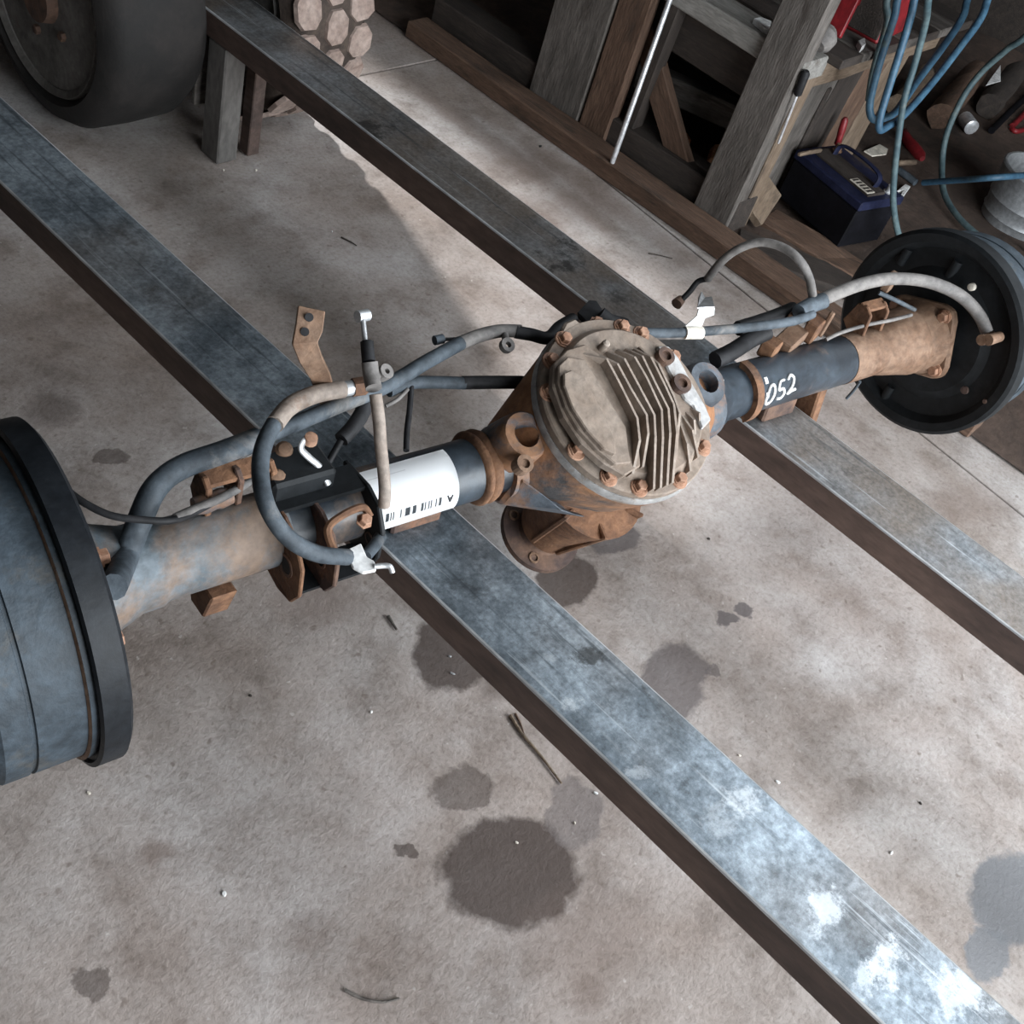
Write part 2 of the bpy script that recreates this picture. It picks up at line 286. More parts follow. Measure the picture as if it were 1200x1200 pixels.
def add_lathe(bm, prof, o, axis, n=32, hint=Vector((0, 0, 1)), cap=True):
    """prof: list of (distance along axis, radius)"""
    o = Vector(o); x, y, d = frame_of(axis, hint); rings = []
    for t, r in prof:
        if r < 1e-6: rings.append([bm.verts.new(o+d*t)])
        else: rings.append([bm.verts.new(o+d*t+x*(r*math.cos(2*math.pi*i/n))+y*(r*math.sin(2*math.pi*i/n))) for i in range(n)])
    for a, b in zip(rings, rings[1:]):
        for i in range(n):
            j = (i+1) % n
            if len(a) == 1 and len(b) == 1: continue
            if len(a) == 1: bm.faces.new((a[0], b[i], b[j]))
            elif len(b) == 1: bm.faces.new((a[i], b[0], a[j]))
            else: bm.faces.new((a[i], b[i], b[j], a[j]))
    if cap:
        for r_ in (rings[0], rings[-1]):
            if len(r_) > 2: bm.faces.new(r_)
def add_ring(bm, o, axis, r0, r1, t0, t1, n=32, hint=Vector((0, 0, 1))):
    """closed ring with a hole"""
    o = Vector(o); x, y, d = frame_of(axis, hint)
    L = [[bm.verts.new(o+d*t+x*(r*math.cos(2*math.pi*i/n))+y*(r*math.sin(2*math.pi*i/n))) for i in range(n)] for t, r in ((t0, r0), (t0, r1), (t1, r1), (t1, r0))]
    for k in range(4):
        a, b = L[k], L[(k+1) % 4]
        for i in range(n): bm.faces.new((a[i], a[(i+1) % n], b[(i+1) % n], b[i]))
def add_prism(bm, pts, d):
    """extrude a closed polygon (3-D points) by vector d"""
    d = Vector(d); a = [bm.verts.new(p) for p in pts]; b = [bm.verts.new(Vector(p)+d) for p in pts]; n = len(pts)
    bm.faces.new(a); bm.faces.new(b[::-1])
    for i in range(n): bm.faces.new((a[i], a[(i+1) % n], b[(i+1) % n], b[i]))
def smooth_path(pts, sub=8):
    pts = [Vector(p) for p in pts]
    if len(pts) < 3: return pts
    out = []
    for i in range(len(pts)-1):
        p0 = pts[max(i-1, 0)]; p1 = pts[i]; p2 = pts[i+1]; p3 = pts[min(i+2, len(pts)-1)]
        for k in range(sub):
            t = k/sub
            out.append(.5*((2*p1)+(p2-p0)*t+(2*p0-5*p1+4*p2-p3)*t*t+(3*p1-p0-3*p2+p3)*t**3))
    out.append(pts[-1]); return out
def add_tube(bm, pts, r, n=10, flat=1.0, up=None):
    """sweep; r is a number or a list along pts; flat squashes the second axis"""
    N = len(pts); rings = []; prev = None
    for i, p in enumerate(pts):
        d = (pts[min(i+1, N-1)]-pts[max(i-1, 0)]).normalized()
        if prev is None: x, y, _ = frame_of(d, up or Vector((0, 0, 1)))
        else:
            x = (prev-d*prev.dot(d)).normalized(); y = d.cross(x)
        prev = x; rad = r[i] if isinstance(r, (list, tuple)) else r
        rings.append([bm.verts.new(p+x*(rad*math.cos(2*math.pi*k/n))+y*(rad*flat*math.sin(2*math.pi*k/n))) for k in range(n)])
    for a, b in zip(rings, rings[1:]):
        for k in range(n): bm.faces.new((a[k], a[(k+1) % n], b[(k+1) % n], b[k]))
    bm.faces.new(rings[0][::-1]); bm.faces.new(rings[-1])
def tube(name, pts, r, mat, parent=None, sub=8, n=10, **k):
    bm = bmesh.new(); add_tube(bm, smooth_path(pts, sub), r, n, **k); return bmobj(name, bm, mat, parent, smooth=True, sharp=60)
def beam(name, a, b, w, d, mat, parent=None, hint=Vector((1, 0, 0)), bevel=.003, warp=0):
    """timber or bar between two points: w across, d along the hint direction; own origin so the grain follows it"""
    a, b = Vector(a), Vector(b); ax = (b-a); L = ax.length; z = ax.normalized()
    y = (hint-z*hint.dot(z)).normalized(); x = y.cross(z)
    bm = bmesh.new(); fs = add_box(bm, (0, 0, 0), (L, w, d))
    if warp:
        bmesh.ops.subdivide_edges(bm, edges=[e for e in bm.edges if abs(e.verts[0].co.x-e.verts[1].co.x) > L*.5], cuts=5)
        rr = random.Random(int(L*1000))
        for v in bm.verts: v.co.y += rr.uniform(-warp, warp); v.co.z += rr.uniform(-warp, warp)
    o = bmobj(name, bm, mat, parent, bevel=bevel)
    c = (a+b)/2; m = Matrix(((z.x, x.x, y.x, c.x), (z.y, x.y, y.y, c.y), (z.z, x.z, y.z, c.z), (0, 0, 0, 1)))
    o.matrix_basis = m if parent is None else Matrix.Translation(-Vector(parent.location)) @ m
    return o
def add_hex(bm, o, axis, r, h, hint=Vector((0, 0, 1))):
    add_lathe(bm, [(0, r*1.35), (h*.2, r*1.35), (h*.2, r), (h*.9, r), (h, r*.85)], o, axis, 6, hint)
# ================================================================== SETTING
# floor: slabs with recessed joints
fb = bmesh.new(); add_box(fb, (1.2, .6, -.08), (9, 9, .06)); floor = struct(bmobj('floor', fb, 'joint'))
YA, YB = -3.5, 1.195
def jx(y): return 1.702 + (y+.329)*.09
def slab(pts):
    bm = bmesh.new(); add_prism(bm, [Vector((x, y, -.05)) for x, y in pts], (0, 0, .05))
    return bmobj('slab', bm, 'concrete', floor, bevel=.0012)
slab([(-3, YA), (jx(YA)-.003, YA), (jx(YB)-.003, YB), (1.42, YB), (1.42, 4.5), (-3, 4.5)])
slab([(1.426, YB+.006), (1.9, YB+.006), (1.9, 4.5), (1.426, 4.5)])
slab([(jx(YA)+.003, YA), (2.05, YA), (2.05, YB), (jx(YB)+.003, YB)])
# beaten earth strip under the bench
bm = bmesh.new(); nx, ny = 46, 60
vs = [[None]*(ny+1) for _ in range(nx+1)]
for i in range(nx+1):
    for k in range(ny+1):
        x = 1.80 + i*3.2/nx; y = -2.2 + k*5.4/ny
        z = .004 + .012*math.sin(x*9+y*3)*math.sin(y*7-x*2) + random.uniform(-.006, .008)
        z *= min(1, max(.1, (x-1.80)/.12)); vs[i][k] = bm.verts.new((x, y, z+.006))
for i in range(nx):
    for k in range(ny): bm.faces.new((vs[i][k], vs[i+1][k], vs[i+1][k+1], vs[i][k+1]))
o = bmobj('ground', bm, 'dirt', smooth=True, sharp=180); struct(o); o['label'] = 'brown beaten earth under the timber bench'
# unseen roof, skylight strip, panels placed to trim the sun; side and back walls
def wallbox(name, c, size, mat='roof'):
    b_ = bmesh.new(); add_box(b_, c, size); return struct(bmobj(name, b_, mat))
wallbox('ceiling', ((-3+SKY0)/2, .6, ROOF_Z+.02), (SKY0+3, 8.6, .04))
wallbox('ceiling', ((SKY1+5)/2, .6, ROOF_Z+.02), (5-SKY1, 8.6, .04))
wallbox('ceiling', ((2.44+SKY1)/2, (SKYY+4.9)/2, ROOF_Z+.02), (SKY1-2.44, 4.9-SKYY, .04))
skm = mottled('skylight_sheet', (.75, .78, .80), (.82, .85, .87), None, 5, (.5, .7), bmp=.05)
wallbox('window_1', ((SKY0+SKY1)/2, -1.9, ROOF_Z+.02), (SKY1-SKY0, 3.6, .012), skm)
wallbox('ceiling', ((SKY0+SKY1)/2, (SKYY-.1)/2, ROOF_Z+.02), (SKY1-SKY0, SKYY+.1, .04))
wallbox('wall_back', (.9, 4.85, ROOF_Z/2), (8.2, .06, ROOF_Z), 'wood_dark')
wallbox('wall_left', (-2.95, .6, ROOF_Z/2), (.06, 8.4, ROOF_Z), 'wood_dark')
wallbox('wall_front', ((DX0-3)/2, DY-.08, ROOF_Z/2), (DX0+3, .06, ROOF_Z), 'wood_dark')
wallbox('wall_front', ((DX0+DX1)/2, DY-.08, (2.03+ROOF_Z)/2), (DX1-DX0, .06, ROOF_Z-2.03), 'wood_dark')
wallbox('wall_front', ((DX1+4.23)/2, DY-.08, ROOF_Z/2), (4.23-DX1, .06, ROOF_Z), 'wood_dark')  # unseen wall piece added to keep light off the bench
wr = wallbox('wall_right', (4.2, .6, ROOF_Z/2), (.06, 8.4, ROOF_Z), 'wood_dark')
# ================================================================== STEEL RAILS
def rail(x0, x1, ya, yb, label, posts):
    e = empty('steel_rail', ((x0+x1)/2, 0, 0)); hw = (x1-x0)/2
    bm = bmesh.new(); fs = add_box(bm, (0, (ya+yb)/2, RAIL_H-RAIL_T/2), (2*hw, yb-ya, RAIL_T)); topm = 'rail' if x0 < .6 else 'rail_brown'
    bmesh.ops.recalc_face_normals(bm, faces=bm.faces[:])
    bmesh.ops.bevel(bm, geom=[ed for ed in bm.edges if abs(ed.verts[0].co.y-ed.verts[1].co.y) > 1], offset=.003, segments=2, affect='EDGES', profile=.5)
    me = bpy.data.meshes.new('beam'); bm.normal_update()
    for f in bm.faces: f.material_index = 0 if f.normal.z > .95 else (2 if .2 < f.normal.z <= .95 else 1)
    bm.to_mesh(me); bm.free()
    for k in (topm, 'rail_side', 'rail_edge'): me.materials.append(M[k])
    link('beam', me, None, e)
    for (y, dx, w) in posts:
        pb = bmesh.new(); add_box(pb, (dx, y, (RAIL_H-RAIL_T)/2), (w, w*1.1, RAIL_H-RAIL_T)); 
        bmobj('leg', pb, 'post', e, bevel=.003)
    tag(e, label, 'rail'); return e
rail(.3414, .4595, -1.75, 2.2, 'worn grey steel box rail under the barcode sticker, shiny towards one end', [(-1.6, 0, .06), (2.0, 0, .06)])
r2 = rail(.9586, 1.0739, -1.75, 1.10, 'rust-flanked steel box rail standing on a square leg beside the lugged tyre', [(1.03, -.03, .05), (-1.6, 0, .06)])
# ================================================================== AXLE
AX = empty('rear_axle', AO, AX_YAW)
tag(AX, 'complete solid rear axle with finned cover and two drums lying across the rails', 'axle')
X = Vector((1, 0, 0)); Z = Vector((0, 0, 1)); Y = Vector((0, 1, 0))
LEN = 1.431; TR = .0385
def part(name, bm, mat, parent=AX, **k): return bmobj(name, bm, mat, parent, **k)
# --- tubes
bm = bmesh.new(); add_lathe(bm, [(.20, TR), (.52, TR), (.53, TR+.006), (.56, TR+.006)], (0, 0, 0), X, 40); lt = part('axle_tube', bm, 'tube', smooth=True)
bm = bmesh.new(); add_lathe(bm, [(-.01, .047), (.09, .046), (.10, .042), (.225, .042), (.235, TR)], (0, 0, 0), X, 40); part('tube_end', bm, 'tube_dusty', smooth=True)
bm = bmesh.new(); add_lathe(bm, [(.84, TR+.006), (.905, TR+.006), (.915, TR), (1.20, TR), (1.205, TR-.001)], (0, 0, 0), X, 40); part('axle_tube', bm, 'tube', smooth=True)
bm = bmesh.new(); add_lathe(bm, [(1.195, TR+.001), (1.285, TR+.001), (1.29, .043), (1.33, .05), (1.36, .056)], (0, 0, 0), X, 40); part('tube_end', bm, 'rust_pale', smooth=True)
for s0, w in ((.503, .010), (.492, .006)):
    bm = bmesh.new(); add_lathe(bm, [(s0-w, TR), (s0-w*.6, TR+.006), (s0, TR+.0085), (s0+w*.6, TR+.006), (s0+w, TR)], (0, 0, 0), X, 40); part('weld_ring', bm, 'rust', smooth=True, sharp=80)
# --- diff housing: hull of tube mouths, cover ring and bowl
def circ(o, u, v, r, n=36): return [Vector(o)+u*(r*math.cos(2*math.pi*i/n))+v*(r*math.sin(2*math.pi*i/n)) for i in range(n)]
bm = bmesh.new(); pts = []
pts += circ((.535, 0, 0), Y, Z, .044, 24) + circ((.875, 0, 0), Y, Z, .044, 24)
for d, k in ((-.022, 1.0), (-.012, 1.01)):
    pts += [cov(CRA*k*math.cos(t), CRB*k*math.sin(t), d) for t in [2*math.pi*i/48 for i in range(48)]]
for d, r in ((-.10, .112), (-.14, .09), (-.165, .06)):
    pts += [cov(.012+r*math.cos(t), .012+r*math.sin(t), d) for t in [2*math.pi*i/32 for i in range(32)]]
for p in pts: bm.verts.new(p)
hl = bmesh.ops.convex_hull(bm, input=bm.verts[:])
for v in [v for v in bm.verts if not v.link_faces]: bm.verts.remove(v)
part('diff_housing', bm, 'house', smooth=True, sharp=28)
bm = bmesh.new(); add_lathe(bm, [(-.016, .1225), (-.008, .1245), (-.001, .1225)], CC, CN, 64, X)
for v in bm.verts:
    q = v.co-CC; v.co = cov(q.x*.995, q.dot(CB)*CRB/CRA, q.dot(CN))
part('housing_rim', bm, 'alloy', smooth=True)
# --- pinion housing, ribs and flange
PN = -CN; FO = Aw(641, 617, -.235); PO = FO-PN*.142
bm = bmesh.new(); add_lathe(bm, [(0, .075), (.05, .062), (.09, .052), (.135, .046), (.14, .040)], PO, PN, 32, X)
part('pinion_housing', bm, 'rust', smooth=True, sharp=40)
for ang in (200, 250, 310):
    a = math.radians(ang); rd = X*math.cos(a)+CB*math.sin(a); sd = X*-math.sin(a)+CB*math.cos(a)
    bm = bmesh.new(); add_prism(bm, [PO+rd*.05+sd*-.004, PO+rd*.078+PN*-.01+sd*-.004, PO+rd*.052+PN*.125+sd*-.004, PO+rd*.04+PN*.125+sd*-.004], sd*.008); part('rib', bm, 'rust', bevel=.002)
fl = bmesh.new(); add_lathe(fl, [(0, .030), (.008, .034), (.014, .040), (.016, .064), (.0255, .0645), (.026, .038), (.034, .036)], FO, PN, 40, X); fl = part('pinion_flange', fl, 'rust_dark', smooth=True)
for a in (45, 135, 225, 315):
    rd = X*math.cos(math.radians(a))+CB*math.sin(math.radians(a))
    bm = bmesh.new(); add_ring(bm, FO+rd*.05, PN, .0055, .0085, .0125, .0165, 16, X); part('bolt_hole', bm, 'rust_pale', fl)
    bm = bmesh.new(); add_lathe(bm, [(.0155, .0056), (.0162, .0056)], FO+rd*.05, PN, 14, X); part('bolt_hole', bm, 'black', fl)
# --- finned cover
def prof_cover(bm):
    n = 72; rings = []
    for k, h in ((1.0, 0), (1.0, .010), (.985, .0125), (.87, .0135), (.845, .020), (.81, .024), (.3, .025)):
        rings.append([bm.verts.new(cov(CRA*k*math.cos(2*math.pi*i/n), CRB*k*math.sin(2*math.pi*i/n), h)) for i in range(n)])
    for a, b in zip(rings, rings[1:]):
        for i in range(n): bm.faces.new((a[i], a[(i+1) % n], b[(i+1) % n], b[i]))
    bm.faces.new(rings[0][::-1]); bm.faces.new(rings[-1])
bm = bmesh.new(); prof_cover(bm); cover = part('diff_cover', bm, 'cover', smooth=True, sharp=30)
def cpoly(pix, h): return [Cv(620+x/5, 360+y/5, h) for x, y in pix]
def terrace(edge, h0, h1):
    b_ = bmesh.new(); add_prism(b_, [cov(p[0], p[1], h0) for p in cpoly(edge, h1)], CN*(h1-h0)); return part('terrace', b_, 'cover', cover, bevel=.0015)
terrace([(330, 215), (450, 300), (530, 440), (635, 650), (655, 930), (560, 985), (440, 915), (310, 800), (205, 640), (140, 470), (145, 330), (220, 250)], .020, .033)
terrace([(225, 290), (330, 305), (400, 420), (480, 560), (570, 700), (585, 840), (600, 910), (510, 920), (400, 830), (290, 710), (215, 580), (170, 440), (175, 340)], .030, .0405)
terrace([(250, 365), (330, 410), (400, 550), (470, 680), (505, 780), (512, 860), (440, 830), (340, 720), (255, 590), (205, 460), (205, 385)], .036, .0475)
def fin(pix, h0, h1, w=.0032):
    pts = [Vector(p) for p in cpoly(pix, h1)]; L = []; R = []
    for i, p in enumerate(pts):
        d = (pts[min(i+1, len(pts)-1)]-pts[max(i-1, 0)]).normalized(); nrm = Vector((-d.y, d.x))*w/2; L.append(p+nrm); R.append(p-nrm)
    b_ = bmesh.new(); n = len(pts); hs = [h0+(h1-h0)*(.25 if i in (0, n-1) else 1) for i in range(n)]
    lo = [[b_.verts.new(cov(q.x, q.y, h0-.006)) for q in side] for side in (L, R)]; hi = [[b_.verts.new(cov(q.x, q.y, hs[i])) for i, q in enumerate(side)] for side in (L, R)]
    for i in range(n-1):
        b_.faces.new((lo[0][i], lo[0][i+1], hi[0][i+1], hi[0][i])); b_.faces.new((lo[1][i+1], lo[1][i], hi[1][i], hi[1][i+1])); b_.faces.new((hi[0][i], hi[0][i+1], hi[1][i+1], hi[1][i]))
    for i in (0, n-1): b_.faces.new((lo[0][i], hi[0][i], hi[1][i], lo[1][i]))
    return part('fin', b_, 'fin', cover)
for f_ in ([(330, 222), (455, 300), (530, 440), (635, 650), (650, 780), (655, 940)], [(430, 225), (520, 330), (600, 480), (690, 630), (700, 740), (715, 900)],
           [(500, 215), (560, 300), (640, 450), (735, 630), (742, 760), (780, 1030)], [(560, 205), (620, 290), (690, 410), (778, 600), (785, 760), (820, 1025)],
           [(610, 200), (665, 285), (740, 440), (818, 595), (828, 740), (858, 1010)], [(660, 200), (715, 290), (790, 440), (850, 570), (868, 740), (890, 995)],
           [(690, 190), (760, 330), (850, 520), (885, 620), (905, 860)]):
    fin(f_, .024, .047)
for f_ in ([(908, 640), (930, 800), (975, 940)], [(915, 600), (960, 720), (1020, 860)], [(940, 585), (970, 660), (1003, 735)], [(965, 565), (1000, 620), (1030, 690)]):
    fin(f_, .020, .033)
for (x, y) in ((185, 150), (118, 292), (108, 487), (280, 838), (478, 985), (658, 1055), (562, 185), (665, 165), (842, 297), (880, 985), (1010, 800)):
    a, b_ = Cv(620+x/5, 360+y/5, .018); k = math.hypot(a/CRA, b_/CRB); k2 = min(max(k, .915), .93)/k
    bm = bmesh.new(); add_lathe(bm, [(0, .0125), (.002, .0115)], cov(a*k2, b_*k2, .0125), CN, 20, X); add_hex(bm, cov(a*k2, b_*k2, .014), CN, .0072, .009, X); part('bolt', bm, 'bolt', cover)
for (x, y) in ((450, 215), (722, 732), (836, 750), (705, 405)):
    a, b_ = Cv(620+x/5, 360+y/5, .036); bm = bmesh.new(); add_lathe(bm, [(.018, .0055), (.038, .005), (.040, .003), (.0405, 0)], cov(a, b_, 0), CN, 14, X); part('stud', bm, 'fin', cover, smooth=True)
a, b_ = Cv(795, 447, .016)
bm = bmesh.new()
ply = [Cv(620+x/5, 360+y/5, .017) for x, y in ((720, 250), (790, 250), (850, 320), (930, 470), (1000, 590), (1040, 680), (985, 740), (930, 600), (880, 560), (850, 500), (790, 400))]
add_prism(bm, [cov(p[0], p[1], .012) for p in ply], CN*.0165); part('oil_pad', bm, 'alloy', cover, bevel=.002)
for (x, y, r) in ((865, 472, .013), (772, 312, .012)):
    a, b_ = Cv(620+x/5, 360+y/5, .02); bm = bmesh.new(); add_ring(bm, cov(a, b_, 0), CN, .007, r, .020, .034, 20, X); add_lathe(bm, [(.018, .0075), (.0295, .0075)], cov(a, b_, 0), CN, 16, X); part('filler_plug', bm, 'rust_dark', cover)
# --- ears beside the housing with bored bosses
def ear(px, py, w, s_in, hole2, nm='lug_ear', mat='cast', hd=1):
    c = Aw(px, py, w); n_ = (CN*.9+Vector((0, -.25, .3))).normalized()
    bm = bmesh.new(); add_lathe(bm, [(-.055, .036), (-.02, .033), (-.004, .031), (0, .028), (.001, .0165), (-.03, .0145)], c, n_, 28, X, cap=False)
    x_, y_, _ = frame_of(n_, X)
    e_ = part(nm, bm, mat, smooth=True, sharp=30)
    bm = bmesh.new(); add_lathe(bm, [(-.029, .0148), (-.028, .0148)], c, n_, 20, X); part('bore', bm, 'rust_dark', e_)
    if hole2:
        h = Aw(hole2[0], hole2[1], w-.012); bm = bmesh.new(); add_ring(bm, h, n_, .006, .011, -.012, .004, 18, X); add_lathe(bm, [(-.012, .0065), (0, .0065)], h, n_, 14, X); part('bore', bm, 'rust_pale', e_)
    return c
c1 = ear(617, 509, .068, .56, (614, 544)); c2 = ear(830, 447, .066, .88, None, mat='cast')
for (s0, s1, pm) in ((.525, .585, -1), (.835, .885, 1)):
    bm = bmesh.new(); add_lathe(bm, [(s0, .0455), (s0+.012, .049), (s1-.01, .052), (s1, .05)], (0, -.004, 0), X, 36); part('casting_collar', bm, 'cast', smooth=True)
# web under the left ear (blue-grey corner)
bm = bmesh.new(); add_prism(bm, [Aw(585, 592, -.035), Aw(612, 560, .02), Aw(660, 600, -.005), Aw(690, 607, -.03)], (0, .02, -.01)); part('web', bm, 'cast', bevel=.004)
# --- brake ends
def backing(s0, dirn):
    """dirn +1: drum lies towards +x"""
    bm = bmesh.new()
    add_lathe(bm, [(-.002*dirn, .03), (-.002*dirn, .098), (.006*dirn, .112), (.007*dirn, .142), (-.006*dirn, .152), (-.008*dirn, .166), (-.004*dirn, .172), (.020*dirn, .172), (.022*dirn, .167), (.018*dirn, .165), (.012*dirn, .03)], (s0, 0, 0), X, 72)
    return part('backing_plate', bm, 'plate' if dirn > 0 else 'drum_lip', smooth=True, sharp=25)
bpR = backing(LEN, 1)
bpL = backing(0, -1)
def drum(s0, d):
    bm = bmesh.new()
    add_lathe(bm, [(.020*d, .150), (.0205*d, .161), (.027*d, .161), (.029*d, .157), (.072*d, .157), (.073*d, .1545), (.076*d, .1545), (.077*d, .157), (.100*d, .157), (.104*d, .154), (.105*d, .12), (.112*d, .112), (.118*d, .07), (.120*d, .0)], (s0, 0, 0), X, 72)
    dm = part('brake_drum', bm, 'drum', smooth=True, sharp=25)
    for k in range(6):
        a = k*math.pi/3; bm = bmesh.new(); add_lathe(bm, [(.105*d, .0075), (.155*d, .007)], (s0, .085*math.cos(a), .085*math.sin(a)), X, 12); part('wheel_stud', bm, 'rust_dark', dm)
    bm = bmesh.new(); add_lathe(bm, [(.0265*d, .158), (.0275*d, .1618), (.029*d, .158)], (s0, 0, 0), X, 72); part('rust_line', bm, 'rust_pale', dm)
drum(LEN, 1); drum(0, -1)
# square bearing flange on the right plate
def bflange(s0, d, rot, mat):
    n_ = 4; bm = bmesh.new(); pts = []
    for k in range(4):
        a = rot+k*math.pi/2
        for t in (-.24, -.12, 0, .12, .24):
            rr = .079-.006*abs(t)/.24
            pts.append(Vector((s0, rr*math.cos(a+t), rr*math.sin(a+t))))
    add_prism(bm, pts, X*(d*.014))
    f = part('bearing_flange', bm, mat, bevel=.003, smooth=True)
    bm = bmesh.new(); add_lathe(bm, [(-.07*d, .043), (-.045*d, .045), (-.02*d, .054), (0, .062)], (s0, 0, 0), X, 36); part('flange_neck', bm, mat, f, smooth=True)
    for k in range(4):
        a = rot+k*math.pi/2; c = Vector((s0, .064*math.cos(a), .064*math.sin(a))); bm = bmesh.new(); add_lathe(bm, [(.001*d, .0115), (-.003*d, .0115)], c, X, 16); add_hex(bm, c-X*(.003*d), X*-d, .0085, .009); part('bolt', bm, 'bolt', f)
    return f
bflange(1.400, 1, math.radians(20), 'rust_pale'); bflange(.028, -1, math.radians(20), 'tube_dusty')
p = As(1140, 336, LEN-.006); bm = bmesh.new(); add_lathe(bm, [(0, .0065), (-.006, .006), (-.008, 0)], p, X, 14); part('rubber_plug', bm, 'cream', bpR, smooth=True)
for (px, py, r) in ((1131, 457, .007), (1155, 470, .004)):
    p = As(px, py, LEN-.004); bm = bmesh.new(); add_lathe(bm, [(0, r), (-.004, r*.9), (-.005, 0)], p, X, 14); part('rubber_plug', bm, 'rust_dark', bpR, smooth=True)
# dimples pressed in the right plate
for (px, py, l) in ((1118, 315, .03), (1060, 300, .03), (1040, 460, .03)):
    p = As(px, py, LEN+.006); bm = bmesh.new(); add_tube(bm, [p-Z*l/2, p+Z*l/2], .008, 12); part('pressing', bm, 'plate', bpR, smooth=True)
# --- right tube details
def strap(s0, w, a0, a1, r, mat, nm='clamp_strap', th=.004, n=16):
    bm = bmesh.new(); L = []
    for k in range(n+1):
        a = math.radians(a0+(a1-a0)*k/n); L.append((math.cos(a), math.sin(a)))
    vs = [[bm.verts.new((s0+sx*w/2, rr*c, rr*s)) for sx, rr in ((-1, r), (1, r), (1, r+th), (-1, r+th))] for c, s in L]
    for a, b in zip(vs, vs[1:]):
        for k in range(4): bm.faces.new((a[k], a[(k+1) % 4], b[(k+1) % 4], b[k]))
    bm.faces.new(vs[0][::-1]); bm.faces.new(vs[-1]); return part(nm, bm, mat)
strap(.962, .014, 75, 215, TR, 'rust', th=.009)
strap(.455+.09, .006, 60, 150, .050, 'zinc', 'paint_scrape', th=.0012)
for a in (118, 150): strap(.985, .006, a, a+14, TR, 'white', 'paint_scrape', th=.0012)
strap(.895, .012, 84, 104, TR+.006, 'white', 'paint_scrape', th=.0015)
# painted number 052: strokes wrapped round the tube
def on_tube(s, ang, r=TR+.0008): a = math.radians(ang); return Vector((s, r*math.cos(a), r*math.sin(a)))
num = empty('painted_number'); num.parent = AX; num['label'] = 'white hand-painted number 052'
def stroke(pts):
    pp = smooth_path([on_tube(s, a) for s, a in pts], 6); pp = [Vector((p.x, *(Vector((p.y, p.z)).normalized()*(TR+.0008)))) for p in pp]
    bm = bmesh.new(); add_tube(bm, pp, .0021, 8); return bmobj('digit', bm, 'white', num, smooth=True)
g0 = 158; S0 = .994
stroke([(S0-.010, g0), (S0-.004, g0-17), (S0+.004, g0-20), (S0+.006, g0-4), (S0+.001, g0+16), (S0-.007, g0+21), (S0-.011, g0+10), (S0-.010, g0)])
stroke([(S0+.027, g0-24), (S0+.018, g0-22), (S0+.015, g0-6), (S0+.024, g0-6), (S0+.027, g0+6), (S0+.021, g0+16), (S0+.013, g0+14)])
stroke([(S0+.035, g0-22), (S0+.042, g0-30), (S0+.048, g0-22), (S0+.044, g0-6), (S0+.035, g0+9), (S0+.044, g0+5), (S0+.052, g0+4)])
# --- barcode sticker on the left tube
def sticker():
    bm = bmesh.new(); uv = bm.loops.layers.uv.new('UVMap'); n, m_ = 24, 8; s0, s1, a0, a1 = .325, .447, 74, 205
    vs = [[bm.verts.new(on_tube(s0+(s1-s0)*i/m_, a0+(a1-a0)*k/n, TR+.0007)) for k in range(n+1)] for i in range(m_+1)]
    for i in range(m_):
        for k in range(n):
            f = bm.faces.new((vs[i][k], vs[i+1][k], vs[i+1][k+1], vs[i][k+1])); f.smooth = True
            for l, (a, b) in zip(f.loops, ((i, k), (i+1, k), (i+1, k+1), (i, k+1))): l[uv].uv = (a/m_, b/n)
    bmesh.ops.solidify(bm, geom=bm.faces[:], thickness=.0005)
    m, nt, b = newmat('barcode_sticker'); t = nd(nt, 'ShaderNodeUVMap'); sp = nd(nt, 'ShaderNodeSeparateXYZ'); lk(nt, t.outputs[0], sp.inputs[0])
    u, v = sp.outputs[0], sp.outputs[1]
    def band(x, lo, hi): return math_(nt, 'MULTIPLY', math_(nt, 'GREATER_THAN', x, lo), math_(nt, 'LESS_THAN', x, hi))
    wn = nd(nt, 'ShaderNodeTexWhiteNoise', noise_dimensions='1D'); lk(nt, math_(nt, 'FLOOR', math_(nt, 'MULTIPLY', u, 74)), wn.inputs['W'])
    bars = math_(nt, 'MULTIPLY', math_(nt, 'GREATER_THAN', wn.outputs[0], .47), math_(nt, 'MULTIPLY', band(u, .18, .82), band(v, .66, .79)))
    line = math_(nt, 'MULTIPLY', band(u, .17, .50), band(v, .885, .893)); faint = math_(nt, 'MULTIPLY', band(u, .08, .5), band(v, .16, .175))
    c = mixc(nt, bars, (.88, .89, .90), (.04, .045, .05)); c = mixc(nt, math_(nt, 'MULTIPLY', line, .55), c, (.6, .12, .1)); c = mixc(nt, math_(nt, 'MULTIPLY', faint, .35), c, (.4, .4, .4))
    lk(nt, c, b.inputs['Base Color']); b.inputs['Roughness'].default_value = .3
    st = part('sticker', bm, m); st['label'] = 'white paper sticker with a printed barcode'; return st
st = sticker()
def print_A(s0, a0, h=12, w=.006):
    for (p, q) in (((s0-w, a0-h), (s0, a0+h)), ((s0, a0+h), (s0+w*.8, a0-h*.8)), ((s0-w*.5, a0-h*.1), (s0+w*.4, a0-h*.1))):
        pp = [on_tube(p[0]+(q[0]-p[0])*k/5, p[1]+(q[1]-p[1])*k/5, TR+.0009) for k in range(6)]
        bm = bmesh.new(); add_tube(bm, pp, .0009, 6); bmobj('printed_letter', bm, 'black', st)
print_A(.4345, 168, 7, .004)
